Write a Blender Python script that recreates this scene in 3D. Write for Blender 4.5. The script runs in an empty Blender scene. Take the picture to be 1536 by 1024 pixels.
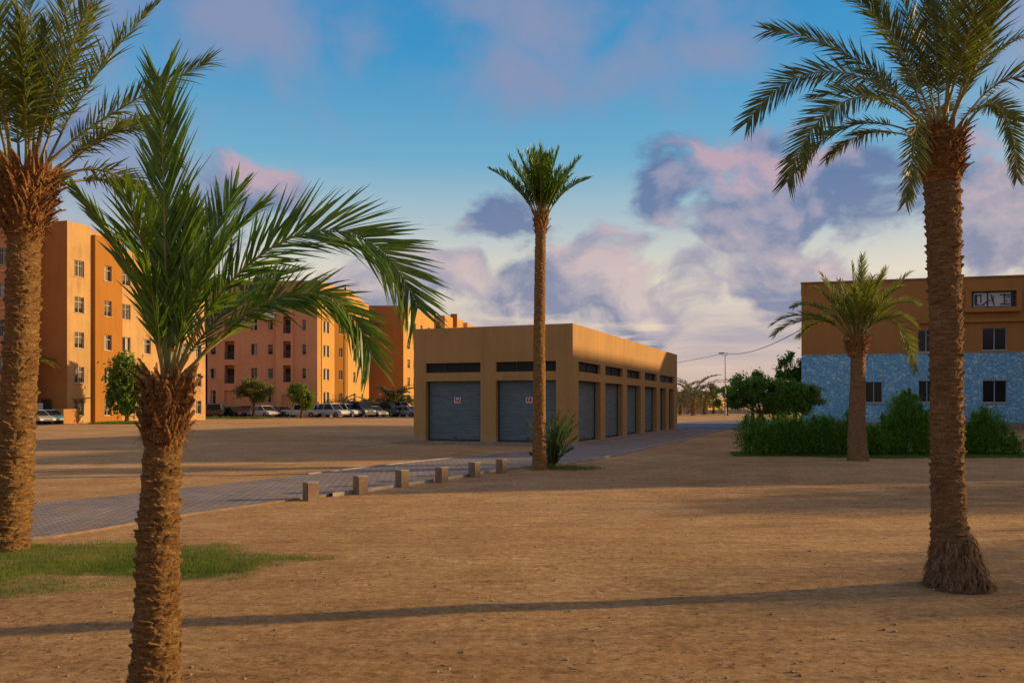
import bpy, bmesh, math, random
import numpy as np
from mathutils import Vector, Matrix, noise as mnoise
R = math.radians
rnd = random.Random(7)
SC = bpy.context.scene
COL = SC.collection

# ---------------------------------------------------------------- camera
F = 1250.0; HOR = 607.0; CAMH = 1.6
cam_d = bpy.data.cameras.new('camera'); cam = bpy.data.objects.new('camera', cam_d); COL.objects.link(cam)
cam.location = (0, 0, CAMH); cam.rotation_euler = (R(90), 0, 0)
cam_d.sensor_width = 36; cam_d.lens = 36 * F / 1536; cam_d.shift_y = (HOR - 512) / 1536
cam_d.clip_start = 0.1; cam_d.clip_end = 6000
SC.camera = cam

# ---------------------------------------------------------------- sun, sky, exposure
SUN_AZ = 11.0      # degrees behind the picture plane, from +X towards +Y
SUN_EL = 13.0
SUN = Vector((math.cos(R(SUN_EL)) * math.cos(R(SUN_AZ)), math.cos(R(SUN_EL)) * math.sin(R(SUN_AZ)), math.sin(R(SUN_EL))))
sd = bpy.data.lights.new('sun', 'SUN'); so = bpy.data.objects.new('sun', sd); COL.objects.link(so)
sd.energy = 5.0; sd.angle = R(0.9); sd.color = (1.0, 0.66, 0.31)
so.rotation_euler = (-SUN).to_track_quat('-Z', 'Y').to_euler()
so.location = (60, 10, 40)
SC.view_settings.view_transform = 'Standard'; SC.view_settings.look = 'None'
SC.view_settings.exposure = 0.24; SC.view_settings.gamma = 1.0
try: SC.cycles.max_bounces = 8; SC.cycles.transparent_max_bounces = 8
except Exception: pass

class NT:
    """tiny helper that writes shader nodes"""
    def __init__(s, tree): s.t = tree; s.n = tree.nodes; s.l = tree.links
    def new(s, typ, **kw):
        n = s.n.new(typ)
        for k, v in kw.items(): setattr(n, k, v)
        return n
    def put(s, sock, v):
        if isinstance(v, bpy.types.NodeSocket): s.l.new(v, sock)
        elif v is not None:
            try: sock.default_value = v
            except Exception: sock.default_value = tuple(v) + (1.0,)
    def math(s, op, a, b=None, c=None, clamp=False):
        n = s.new('ShaderNodeMath', operation=op, use_clamp=clamp)
        s.put(n.inputs[0], a)
        if b is not None: s.put(n.inputs[1], b)
        if c is not None: s.put(n.inputs[2], c)
        return n.outputs[0]
    def vmath(s, op, a, b=None):
        n = s.new('ShaderNodeVectorMath', operation=op); s.put(n.inputs[0], a)
        if b is not None: s.put(n.inputs[1], b)
        return n.outputs[0]
    def noise(s, vec, scale, detail=4, rough=0.55, dist=0.0, lac=2.0, dim='3D'):
        n = s.new('ShaderNodeTexNoise', noise_dimensions=dim)
        s.put(n.inputs['Vector'], vec); n.inputs['Scale'].default_value = scale
        n.inputs['Detail'].default_value = detail; n.inputs['Roughness'].default_value = rough
        n.inputs['Distortion'].default_value = dist; n.inputs['Lacunarity'].default_value = lac
        return n
    def ramp(s, f, pts, interp='LINEAR'):
        n = s.new('ShaderNodeValToRGB'); cr = n.color_ramp; cr.interpolation = interp
        while len(cr.elements) < len(pts): cr.elements.new(0.5)
        for e, (p, c) in zip(cr.elements, pts):
            e.position = p; e.color = (c, c, c, 1) if isinstance(c, (int, float)) else (*c[:3], 1)
        s.put(n.inputs[0], f); return n.outputs[0]
    def mix(s, f, a, b, mode='MIX'):
        n = s.new('ShaderNodeMix', data_type='RGBA', blend_type=mode, clamp_factor=True)
        s.put(n.inputs[0], f)
        for k, v in ((6, a), (7, b)):
            if isinstance(v, bpy.types.NodeSocket): s.l.new(v, n.inputs[k])
            else: n.inputs[k].default_value = (*v[:3], 1)
        return n.outputs[2]
    def sstep(s, x, lo, hi):
        n = s.new('ShaderNodeMapRange', interpolation_type='SMOOTHSTEP')
        s.put(n.inputs[0], x); n.inputs[1].default_value = lo; n.inputs[2].default_value = hi
        return n.outputs[0]

def srgb(r, g, b):
    f = lambda c: ((c / 255) / 12.92 if c <= 10 else (((c / 255) + 0.055) / 1.055) ** 2.4)
    return (f(r), f(g), f(b))

def build_world():
    w = bpy.data.worlds.new('World'); SC.world = w; w.use_nodes = True
    T = NT(w.node_tree); T.n.clear()
    out = T.new('ShaderNodeOutputWorld'); bg = T.new('ShaderNodeBackground')
    T.l.new(bg.outputs[0], out.inputs[0])
    sky = T.new('ShaderNodeTexSky', sky_type='NISHITA')
    sky.sun_disc = False; sky.sun_elevation = R(SUN_EL); sky.sun_rotation = R(90 - SUN_AZ)
    sky.air_density = 1.0; sky.dust_density = 1.0; sky.ozone_density = 1.5
    STR = 0.12
    tc = T.new('ShaderNodeTexCoord'); d = T.vmath('NORMALIZE', tc.outputs['Generated'])
    sep = T.new('ShaderNodeSeparateXYZ'); T.l.new(d, sep.inputs[0])
    az = T.math('ARCTAN2', sep.outputs[0], sep.outputs[1])
    el = T.math('ARCSINE', sep.outputs[2])
    cmb = T.new('ShaderNodeCombineXYZ'); T.l.new(az, cmb.inputs[0]); T.l.new(el, cmb.inputs[1])
    P = cmb.outputs[0]
    # clear-sky colour: the Nishita sky graded towards the deep evening blue of the photograph
    grad = T.ramp(T.math('DIVIDE', el, R(60), clamp=True), [
        (0.0, srgb(196, 166, 154)), (0.08, srgb(192, 174, 170)), (0.14, srgb(216, 204, 184)), (0.20, srgb(168, 184, 188)),
        (0.27, srgb(104, 162, 192)), (0.38, srgb(52, 138, 188)), (0.54, srgb(20, 112, 176)), (1.0, srgb(20, 90, 156))])
    nish = T.mix(1.0, sky.outputs[0], (STR, STR, STR), 'MULTIPLY')
    base = T.mix(0.90, nish, grad)

    def ang(px, py):
        x = (px - 768) / F; z = (HOR - py) / F
        return math.atan2(x, 1), math.asin(z / math.sqrt(1 + x * x + z * z))
    ASP = 1.6
    def field(Pv, blobs):
        """union of soft elliptic regions of the sky: (px, py, half width, strength)"""
        Q = T.vmath('MULTIPLY', Pv, (1.0, ASP, 1.0)); fld = None
        for (px, py, rx, amp) in blobs:
            a, e = ang(px, py); ra = rx / F
            n = T.new('ShaderNodeVectorMath', operation='DISTANCE'); T.l.new(Q, n.inputs[0]); n.inputs[1].default_value = (a, e * ASP, 0)
            v = T.math('MULTIPLY_ADD', n.outputs['Value'], -amp / ra, amp)
            fld = v if fld is None else T.math('MAXIMUM', fld, v)
        return T.math('MAXIMUM', fld, -0.6)
    def warp(Pv, sc_, amt):
        wn = T.noise(Pv, sc_, 2, 0.5); sc = T.new('ShaderNodeVectorMath', operation='SCALE')
        T.l.new(T.vmath('SUBTRACT', wn.outputs['Color'], (0.5, 0.5, 0.5)), sc.inputs[0]); sc.inputs['Scale'].default_value = amt
        return T.vmath('ADD', Pv, sc.outputs[0])
    Pw = warp(P, 6.0, 0.09)
    # high soft smears
    soft = [(800, 30, 240, .9), (760, 125, 140, 1.0), (930, 100, 150, .95), (1085, 50, 120, .5), (350, 30, 180, 1.1), (555, 50, 90, .6), (150, 200, 330, .7),
            (1500, 40, 260, .6), (0, -150, 500, .9), (850, -250, 600, .9)]
    ns = T.noise(T.vmath('MULTIPLY', Pw, (1.0, 1.3, 1.0)), 6.0, 5, 0.55)
    ds = T.math('ADD', field(Pw, soft), T.math('MULTIPLY', T.math('SUBTRACT', ns.outputs[0], 0.5), 2.2))
    As = T.math('MULTIPLY', T.sstep(ds, 0.05, 0.95), 0.85)
    c1 = T.mix(As, base, srgb(130, 138, 168))
    # cumulus banks
    low = [(395, 285, 105, 1.1), (1105, 285, 200, 2.4), (1205, 270, 135, 1.2), (1020, 335, 110, 1.0), (1310, 340, 150, 1.0), (742, 318, 120, .9), (650, 335, 70, .6),
           (925, 380, 95, 1.4), (885, 420, 130, 1.3), (790, 440, 150, 1.2), (700, 410, 75, .9), (610, 440, 150, .8), (1010, 440, 190, 1.1), (1130, 430, 150, 1.1),
           (1500, 330, 170, 1.4), (1250, 410, 200, .8), (500, 450, 260, .7), (-200, 300, 350, 1.), (2100, 330, 600, 1.)]
    CS = (0.0, 0.0, 8.9)
    nz = T.noise(T.vmath('ADD', T.vmath('MULTIPLY', Pw, (1.0, 1.5, 1.0)), CS), 8.5, 9, 0.56)
    nl = T.noise(T.vmath('ADD', T.vmath('MULTIPLY', T.vmath('ADD', Pw, (0.018, 0.020, 0.0)), (1.0, 1.5, 1.0)), CS), 8.5, 6, 0.54)
    fl = field(Pw, low)
    d0 = T.math('SUBTRACT', T.math('ADD', T.math('MINIMUM', fl, 0.78), T.math('MULTIPLY', T.math('SUBTRACT', nz.outputs[0], 0.5), 2.9)), 0.33)
    Al = T.sstep(d0, -0.04, 0.42)
    litf = field(Pw, [(400, 255, 70, 1.0), (1120, 245, 100, 1.2), (1200, 235, 80, .9), (1170, 290, 90, .6), (925, 350, 60, 1.2), (940, 400, 110, 1.0), (845, 375, 40, 1.0), (700, 390, 50, 1.0), (1080, 400, 110, .8), (1480, 285, 80, .8), (1400, 400, 130, .5), (600, 420, 120, .7)])
    lit = T.math('ADD', T.math('MULTIPLY', T.math('SUBTRACT', nz.outputs[0], nl.outputs[0]), 3.6), T.math('MULTIPLY_ADD', litf, 0.62, 0.26))
    lit = T.math('ADD', lit, T.math('MULTIPLY', T.math('SUBTRACT', nz.outputs[0], 0.5), -0.8), clamp=True)
    e01 = T.sstep(el, R(6.0), R(16.0))
    shadec = T.mix(e01, srgb(118, 126, 154), srgb(92, 112, 150))
    midc = T.mix(e01, srgb(160, 154, 166), srgb(138, 138, 164))
    litc = T.mix(e01, srgb(194, 178, 176), srgb(178, 152, 166))
    cc = T.mix(T.sstep(lit, 0.0, 0.5), shadec, midc); cc = T.mix(T.sstep(lit, 0.42, 0.95), cc, litc)
    c2 = T.mix(T.math('MULTIPLY', Al, 0.92), c1, cc)
    # streaks near the horizon
    st = T.noise(T.vmath('MULTIPLY', P, (3.0, 24.0, 1.0)), 1.7, 6, 0.55)
    band = T.math('MULTIPLY', T.sstep(el, R(1.5), R(4.5)), T.math('SUBTRACT', 1.0, T.sstep(el, R(4.5), R(7.5))))
    Ah = T.math('MULTIPLY', T.sstep(st.outputs[0], 0.46, 0.64), band)
    c3 = T.mix(T.math('MULTIPLY', Ah, 0.6), c2, srgb(148, 144, 162))
    Ac = T.math('MULTIPLY', T.sstep(st.outputs[0], 0.46, 0.36), band)
    c3 = T.mix(T.math('MULTIPLY', Ac, 0.55), c3, srgb(236, 214, 178))
    # unseen warm cloud overhead and behind, plus sun-side glow, added to warm ambient
    aabs = T.math('ABSOLUTE', az)
    away = T.math('MAXIMUM', T.sstep(aabs, R(42), R(75)), T.sstep(el, R(34), R(55)))
    bn = T.noise(d, 2.6, 6, 0.55)
    Ab = T.math('MULTIPLY', away, T.sstep(bn.outputs[0], 0.40, 0.60))
    c4 = T.mix(T.math('MULTIPLY', Ab, 0.85), c3, T.mix(T.noise(d, 7.0, 5).outputs[0], srgb(134, 124, 132), srgb(206, 180, 164)))
    sdn = T.new('ShaderNodeVectorMath', operation='DOT_PRODUCT'); T.l.new(d, sdn.inputs[0]); sdn.inputs[1].default_value = tuple(SUN)
    glow = T.sstep(sdn.outputs['Value'], 0.62, 1.0)
    c5 = T.mix(T.math('MULTIPLY', glow, 0.6), c4, (1.1, 0.66, 0.34))
    T.l.new(c5, bg.inputs[0]); bg.inputs[1].default_value = 1.0
build_world()

# ---------------------------------------------------------------- helpers
LOC = {}
def at(px, py, Y): return Vector(((px - 768) / F * Y, Y, CAMH + (HOR - py) / F * Y))
def onground(px, py):
    Y = CAMH * F / (py - HOR); return Vector(((px - 768) / F * Y, Y, 0))

def thing(name, label, cat, loc=(0, 0, 0), group=None):
    o = bpy.data.objects.new(name, None); COL.objects.link(o); o.location = loc
    o.empty_display_size = 0.3
    o['label'] = label; o['category'] = cat
    if group: o['group'] = group
    LOC[o.name] = Vector(loc); return o
def tag(o, label=None, cat=None, group=None, kind=None):
    for k, v in (('label', label), ('category', cat), ('group', group), ('kind', kind)):
        if v: o[k] = v
    return o

def mesh_obj(name, verts, faces, mats, parent=None, fmat=None, smooth=False, origin=None):
    """verts are world coordinates; the object's origin goes to its parent's (or `origin`)"""
    base = Vector((0, 0, 0)) if origin is None else Vector(origin)
    if parent is not None and origin is None: base = LOC.get(parent.name, base)
    V = np.asarray(verts, dtype=np.float32).reshape(-1, 3) - np.array(base, dtype=np.float32)
    me = bpy.data.meshes.new(name)
    if isinstance(faces, np.ndarray):
        n, k = faces.shape
        me.vertices.add(len(V)); me.vertices.foreach_set('co', V.ravel())
        me.loops.add(n * k); me.polygons.add(n)
        me.loops.foreach_set('vertex_index', faces.astype(np.int32).ravel())
        me.polygons.foreach_set('loop_start', np.arange(0, n * k, k, dtype=np.int32))
        me.update(calc_edges=True)
    else:
        me.from_pydata([tuple(map(float, v)) for v in V], [], faces)
    if not isinstance(mats, (list, tuple)): mats = [mats]
    for m in mats: me.materials.append(m)
    if fmat is not None: me.polygons.foreach_set('material_index', np.asarray(fmat, dtype=np.int32))
    if smooth: me.polygons.foreach_set('use_smooth', np.ones(len(me.polygons), dtype=bool))
    me.update()
    o = bpy.data.objects.new(name, me); COL.objects.link(o)
    LOC[o.name] = base
    if parent is not None:
        o.parent = parent
        if origin is not None: o.location = base - LOC.get(parent.name, Vector())
    else: o.location = base
    return o

class MB:
    def __init__(s): s.v = []; s.f = []; s.m = []
    def poly(s, pts, mi=0):
        b = len(s.v); s.v += [tuple(p) for p in pts]; s.f.append(list(range(b, b + len(pts)))); s.m.append(mi)
    def obox(s, o, ax, ay, az, mi=0):
        """box from corner o with edge vectors"""
        o = Vector(o); ax = Vector(ax); ay = Vector(ay); az = Vector(az); b = len(s.v)
        s.v += [tuple(o + ax * i + ay * j + az * k) for k in (0, 1) for j in (0, 1) for i in (0, 1)]
        q = [(0, 2, 3, 1), (4, 5, 7, 6), (0, 1, 5, 4), (2, 6, 7, 3), (0, 4, 6, 2), (1, 3, 7, 5)]
        if ax.cross(ay).dot(az) < 0: q = [t[::-1] for t in q]
        s.f += [[b + i for i in t] for t in q]; s.m += [mi] * 6
    def box(s, x0, y0, z0, x1, y1, z1, mi=0): s.obox((x0, y0, z0), (x1 - x0, 0, 0), (0, y1 - y0, 0), (0, 0, z1 - z0), mi)
    def tube(s, pts, rads, n=8, mi=0, cap=True):
        b = len(s.v); N = len(pts); pts = [Vector(p) for p in pts]
        ref = Vector((0.3, 0.9, 0.2)).normalized(); pu = None
        for i, p in enumerate(pts):
            t = (pts[min(i + 1, N - 1)] - pts[max(i - 1, 0)]).normalized()
            u = (ref - t * ref.dot(t)) if pu is None else (pu - t * pu.dot(t))
            u.normalize(); w = t.cross(u); pu = u
            for k in range(n):
                a = 2 * math.pi * k / n; s.v.append(tuple(p + (u * math.cos(a) + w * math.sin(a)) * rads[i]))
        for i in range(N - 1):
            for k in range(n):
                s.f.append([b + i * n + k, b + i * n + (k + 1) % n, b + (i + 1) * n + (k + 1) % n, b + (i + 1) * n + k]); s.m.append(mi)
        if cap:
            s.f.append([b + k for k in range(n)][::-1]); s.f.append([b + (N - 1) * n + k for k in range(n)]); s.m += [mi, mi]
    def build(s, name, mats, parent=None, smooth=False, origin=None, bevel=0, bseg=2):
        o = mesh_obj(name, s.v, s.f, mats, parent, s.m, smooth, origin)
        if bevel:
            bm = bmesh.new(); bm.from_mesh(o.data); bmesh.ops.remove_doubles(bm, verts=bm.verts, dist=1e-5)
            bmesh.ops.bevel(bm, geom=list(bm.edges), offset=bevel, segments=bseg, affect='EDGES', clamp_overlap=True)
            bm.to_mesh(o.data); bm.free()
        return o

# ---------------------------------------------------------------- materials
def new_mat(name):
    m = bpy.data.materials.new(name); m.use_nodes = True; T = NT(m.node_tree)
    return m, T, m.node_tree.nodes['Principled BSDF']
def pos(T, stretch=(1, 1, 1), kind='Object'):
    if kind == 'World': p = T.new('ShaderNodeNewGeometry').outputs['Position']
    else: p = T.new('ShaderNodeTexCoord').outputs['Object']
    return T.vmath('MULTIPLY', p, stretch) if stretch != (1, 1, 1) else p
def bump(T, b, h, dist, strength=1.0):
    n = T.new('ShaderNodeBump'); n.inputs['Distance'].default_value = dist; n.inputs['Strength'].default_value = strength
    T.l.new(h, n.inputs['Height']); T.l.new(n.outputs[0], b.inputs['Normal'])
def nmat(name, c1, c2, scale=3.0, rough=0.85, bdist=0.0, bscale=60, stretch=(1, 1, 1), spec=0.3, detail=5, metal=0.0, lo=0.35, hi=0.65):
    m, T, b = new_mat(name); p = pos(T, stretch)
    n = T.noise(p, scale, detail, 0.6)
    T.l.new(T.ramp(n.outputs[0], [(lo, c1), (hi, c2)]), b.inputs['Base Color'])
    b.inputs['Roughness'].default_value = rough; b.inputs['Specular IOR Level'].default_value = spec; b.inputs['Metallic'].default_value = metal
    if bdist: bump(T, b, T.noise(p, bscale, 4, 0.6).outputs[0], bdist)
    return m
def stucco(name, c, var=0.12, bd=0.004):
    m, T, b = new_mat(name); p = pos(T)
    n1 = T.noise(p, 0.35, 4, 0.6); n2 = T.noise(pos(T, (3, 3, .25)), 0.9, 5, 0.65); n3 = T.noise(p, 9, 4, 0.7)
    f = T.math('ADD', T.math('MULTIPLY', n1.outputs[0], 0.45), T.math('ADD', T.math('MULTIPLY', n2.outputs[0], 0.4), T.math('MULTIPLY', n3.outputs[0], 0.15)))
    dk = tuple(x * (1 - var * 1.6) for x in c); lt = tuple(min(1, x * (1 + var)) for x in c)
    T.l.new(T.ramp(f, [(0.36, dk), (0.5, c), (0.64, lt)]), b.inputs['Base Color'])
    b.inputs['Roughness'].default_value = 0.92; b.inputs['Specular IOR Level'].default_value = 0.2
    bump(T, b, T.noise(p, 35, 5, 0.7).outputs[0], bd)
    return m
def leafmat(name, c1, c2, trans=0.35, rough=0.45, scale=4.0, spec=0.4):
    m, T, b = new_mat(name); p = pos(T)
    n = T.noise(p, scale, 3, 0.6); n2 = T.noise(p, scale * 9, 2, 0.5)
    f = T.math('ADD', T.math('MULTIPLY', n.outputs[0], 0.6), T.math('MULTIPLY', n2.outputs[0], 0.4))
    c = T.ramp(f, [(0.38, c1), (0.62, c2)])
    T.l.new(c, b.inputs['Base Color']); b.inputs['Roughness'].default_value = rough; b.inputs['Specular IOR Level'].default_value = spec
    tr = T.new('ShaderNodeBsdfTranslucent'); T.l.new(T.mix(1.0, c, (1.3, 1.35, 0.6), 'MULTIPLY'), tr.inputs[0])
    mx = T.new('ShaderNodeMixShader'); mx.inputs[0].default_value = trans
    T.l.new(b.outputs[0], mx.inputs[1]); T.l.new(tr.outputs[0], mx.inputs[2])
    T.l.new(mx.outputs[0], m.node_tree.nodes['Material Output'].inputs[0])
    return m
M = {}
def ground_mat():
    m, T, b = new_mat('sand'); p = pos(T, kind='World')
    big = T.noise(p, 0.11, 4, 0.6); mid = T.noise(p, 1.1, 5, 0.65); fine = T.noise(p, 11, 9, 0.88); grit = T.noise(p, 160, 3, 0.7)
    st = T.noise(pos(T, (0.5, 2.2, 1), 'World'), 2.6, 6, 0.7)
    f = T.math('ADD', T.math('MULTIPLY', big.outputs[0], 0.22), T.math('MULTIPLY', mid.outputs[0], 0.16))
    f = T.math('ADD', f, T.math('MULTIPLY', st.outputs[0], 0.18))
    f = T.math('ADD', f, T.math('MULTIPLY', fine.outputs[0], 0.62)); f = T.math('ADD', f, T.math('MULTIPLY_ADD', grit.outputs[0], 0.16, -0.17))
    c = T.ramp(f, [(0.36, (0.15, 0.080, 0.034)), (0.46, (0.39, 0.228, 0.094)), (0.53, (0.56, 0.345, 0.150)), (0.62, (0.80, 0.545, 0.28))])
    # dark litter specks
    v = T.new('ShaderNodeTexVoronoi', feature='F1'); T.l.new(p, v.inputs['Vector']); v.inputs['Scale'].default_value = 14
    sp = T.math('MULTIPLY', T.math('LESS_THAN', v.outputs['Distance'], 0.16), T.math('GREATER_THAN', T.noise(p, 3.0, 3).outputs[0], 0.52))
    c = T.mix(T.math('MULTIPLY', sp, 0.65), c, (0.07, 0.04, 0.022))
    T.l.new(c, b.inputs['Base Color']); b.inputs['Roughness'].default_value = 0.95; b.inputs['Specular IOR Level'].default_value = 0.1
    h = T.math('ADD', T.math('MULTIPLY', fine.outputs[0], 0.6), T.math('ADD', T.math('MULTIPLY', grit.outputs[0], 0.25), T.math('MULTIPLY', st.outputs[0], 1.2)))
    h = T.math('ADD', h, T.math('MULTIPLY', sp, 0.3))
    bump(T, b, h, 0.05, 1.0)
    return m
M['sand'] = ground_mat()
def paving_mat():
    m, T, b = new_mat('paving')
    g = T.new('ShaderNodeNewGeometry').outputs['Position']
    mp = T.new('ShaderNodeMapping'); T.l.new(g, mp.inputs[0]); mp.inputs['Rotation'].default_value = (0, 0, R(-52))
    br = T.new('ShaderNodeTexBrick'); T.l.new(mp.outputs[0], br.inputs['Vector'])
    br.inputs['Color1'].default_value = (0.29, 0.255, 0.225, 1); br.inputs['Color2'].default_value = (0.40, 0.345, 0.295, 1); br.inputs['Mortar'].default_value = (0.13, 0.115, 0.10, 1)
    br.inputs['Scale'].default_value = 1.0; br.inputs['Mortar Size'].default_value = 0.010; br.inputs['Brick Width'].default_value = 0.20; br.inputs['Row Height'].default_value = 0.10
    n = T.noise(g, 0.7, 5, 0.65)
    c = T.mix(0.75, br.outputs[0], T.ramp(n.outputs[0], [(0.3, (0.65, 0.66, 0.7)), (0.7, (1.15, 1.08, 1.0))]), 'MULTIPLY')
    sn = T.noise(g, 1.9, 6, 0.7); drift = T.math('MULTIPLY', T.sstep(sn.outputs[0], 0.50, 0.66), 0.75)
    c = T.mix(drift, c, (0.33, 0.215, 0.115))
    T.l.new(c, b.inputs['Base Color']); b.inputs['Roughness'].default_value = 0.9; b.inputs['Specular IOR Level'].default_value = 0.06
    h = T.math('ADD', T.math('MULTIPLY', br.outputs['Fac'], -1.0), T.math('MULTIPLY', T.noise(g, 45, 4, 0.6).outputs[0], 0.35))
    bump(T, b, h, 0.012)
    return m
M['paving'] = paving_mat()
M['asphalt'] = nmat('asphalt', (0.05, 0.05, 0.055), (0.085, 0.083, 0.085), 2.0, 0.85, 0.006, 80)
M['road'] = nmat('road', (0.14, 0.155, 0.18), (0.19, 0.205, 0.23), 0.8, 0.9, 0.004, 60, spec=0.15)
M['kerb'] = nmat('kerb', (0.28, 0.24, 0.20), (0.40, 0.35, 0.29), 3.0, 0.9, 0.006, 40)
M['concrete'] = nmat('concrete', (0.20, 0.16, 0.12), (0.34, 0.28, 0.21), 6.0, 0.9, 0.008, 50)
M['bollard'] = nmat('weathered concrete', (0.18, 0.125, 0.08), (0.27, 0.195, 0.13), 7.0, 0.95, 0.01, 45)
M['kiosk'] = stucco('tan stucco', (0.40, 0.235, 0.090), 0.12)
def dusty(m):
    # wind-blown sand and splashes that cling to the foot of the wall, and run marks below the parapet
    T = NT(m.node_tree); b = m.node_tree.nodes['Principled BSDF']; src = b.inputs['Base Color'].links[0].from_socket
    p = T.new('ShaderNodeNewGeometry').outputs['Position']; sp = T.new('ShaderNodeSeparateXYZ'); T.l.new(p, sp.inputs[0])
    n = T.noise(p, 2.2, 6, 0.7); h = T.math('MULTIPLY_ADD', n.outputs[0], 1.5, -0.32)
    a = T.math('MULTIPLY', T.sstep(T.math('SUBTRACT', h, sp.outputs[2]), -0.05, 0.25), 0.55)
    c = T.mix(a, src, (0.44, 0.30, 0.165))
    r = T.noise(T.vmath('MULTIPLY', p, (5, 5, .12)), 1.0, 4, 0.6); r2 = T.noise(p, 0.8, 3)
    e = T.math('MULTIPLY', T.math('MULTIPLY', T.sstep(r.outputs[0], 0.56, 0.70), T.sstep(r2.outputs[0], 0.42, 0.6)), T.math('MULTIPLY', T.sstep(sp.outputs[2], 3.4, 4.8), 0.45))
    T.l.new(T.mix(e, c, (0.20, 0.12, 0.055)), b.inputs['Base Color'])
dusty(M['kiosk'])
M['wallA'] = stucco('peach stucco', (0.44, 0.275, 0.115), 0.16, 0.01)
M['wallO'] = stucco('ochre stucco', (0.33, 0.145, 0.026), 0.08, 0.006)
M['wallP'] = stucco('pink stucco', (0.62, 0.30, 0.155), 0.09)
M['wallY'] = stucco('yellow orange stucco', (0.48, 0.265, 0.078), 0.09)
M['wallE'] = stucco('brown end wall stucco', (0.33, 0.145, 0.045), 0.07)  # shade of the blocks' end walls put into a darker brown
M['wallB'] = stucco('brown ochre stucco', (0.38, 0.185, 0.055), 0.07)
M['pink2'] = stucco('rosy stucco', (0.48, 0.23, 0.12), 0.08)
def stone_mat():
    m, T, b = new_mat('blue stone'); p = pos(T, (1.15, 1.15, 1.7))
    wn = T.noise(p, 1.3, 3); off = T.vmath('MULTIPLY', T.vmath('SUBTRACT', wn.outputs['Color'], (.5, .5, .5)), (.5, .5, .5))
    q = T.vmath('ADD', p, off)
    e = T.new('ShaderNodeTexVoronoi', feature='DISTANCE_TO_EDGE'); T.l.new(q, e.inputs['Vector']); e.inputs['Scale'].default_value = 3.0
    v = T.new('ShaderNodeTexVoronoi', feature='F1'); T.l.new(q, v.inputs['Vector']); v.inputs['Scale'].default_value = 3.0
    e2 = T.new('ShaderNodeTexVoronoi', feature='DISTANCE_TO_EDGE'); T.l.new(q, e2.inputs['Vector']); e2.inputs['Scale'].default_value = 6.4
    sv = T.new('ShaderNodeSeparateColor'); T.l.new(v.outputs['Color'], sv.inputs[0])
    c = T.ramp(sv.outputs[0], [(0.0, (0.19, 0.52, 0.82)), (0.5, (0.25, 0.61, 0.90)), (1.0, (0.46, 0.76, 0.94))])
    n = T.noise(p, 7, 4, .6); c = T.mix(0.5, c, T.ramp(n.outputs[0], [(0.3, (.75, .76, .8)), (0.7, (1.25, 1.2, 1.12))]), 'MULTIPLY')
    joint = T.sstep(e.outputs['Distance'], 0.02, 0.09); j2 = T.sstep(e2.outputs['Distance'], 0.0, 0.06)
    jj = T.math('MULTIPLY', joint, T.math('ADD', 0.65, T.math('MULTIPLY', j2, 0.35)))
    T.l.new(T.mix(jj, (0.13, 0.36, 0.58), c), b.inputs['Base Color']); b.inputs['Roughness'].default_value = 0.8
    bump(T, b, T.math('ADD', jj, T.math('MULTIPLY', n.outputs[0], .4)), 0.03)
    return m
M['stone'] = stone_mat()
M['shutter'] = nmat('shutter steel', (0.10, 0.150, 0.170), (0.15, 0.205, 0.225), 1.5, 0.55, 0, 1, (1, 1, 6), 0.4, 5, 0.15)
M['glass'] = nmat('dark glass', (0.012, 0.014, 0.016), (0.02, 0.024, 0.028), 1.0, 0.2, 0, 1, (1, 1, 1), 0.25)
M['vent'] = nmat('dark vent glass', (0.010, 0.014, 0.014), (0.016, 0.02, 0.02), 1.0, 0.5, 0, 1, (1, 1, 1), 0.2)
M['whiteframe'] = nmat('white frame', (0.42, 0.38, 0.33), (0.55, 0.50, 0.44), 5, 0.5)
M['bluframe'] = nmat('pale blue frame', (0.30, 0.40, 0.50), (0.38, 0.48, 0.56), 5, 0.5)
M['darkframe'] = nmat('dark frame', (0.035, 0.03, 0.028), (0.06, 0.05, 0.045), 5, 0.5)
M['curtain'] = nmat('curtain', (0.26, 0.24, 0.21), (0.42, 0.40, 0.36), 6, 0.9, 0, 1, (8, 8, 1))
M['shade'] = nmat('window dark blinds', (0.08, 0.075, 0.07), (0.15, 0.14, 0.13), 6, 0.9, 0, 1, (12, 12, 1))
M['sill'] = nmat('sill', (0.42, 0.26, 0.13), (0.5, 0.33, 0.18), 5, 0.9)
M['rail'] = nmat('railing', (0.07, 0.08, 0.085), (0.11, 0.12, 0.125), 5, 0.5)
M['red'] = nmat('red enamel', (0.50, 0.012, 0.012), (0.60, 0.02, 0.018), 8, 0.4)
M['white'] = nmat('white paint', (0.66, 0.64, 0.62), (0.78, 0.76, 0.74), 8, 0.5)
M['roof'] = nmat('roof screed', (0.22, 0.2, 0.17), (0.3, 0.27, 0.24), 2, 0.95)
M['frond'] = leafmat('palm leaf deep green', (0.045, 0.115, 0.009), (0.15, 0.25, 0.022), 0.38, 0.38, 5.0, 0.5)
M['frondR'] = leafmat('palm leaf olive', (0.06, 0.095, 0.022), (0.14, 0.16, 0.038), 0.3, 0.5, 4.0, 0.3)
M['frondL'] = leafmat('palm leaf olive green', (0.07, 0.11, 0.02), (0.18, 0.20, 0.035), 0.34, 0.45, 4.0, 0.4)
M['frondY'] = leafmat('palm leaf yellow green', (0.12, 0.17, 0.03), (0.27, 0.28, 0.05), 0.35, 0.5, 4.0, 0.3)
M['rachis'] = nmat('palm rib', (0.14, 0.14, 0.04), (0.30, 0.24, 0.08), 8, 0.5)
M['leaf'] = leafmat('tree leaf', (0.05, 0.15, 0.014), (0.15, 0.29, 0.035), 0.4, 0.55, 2.5)
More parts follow.
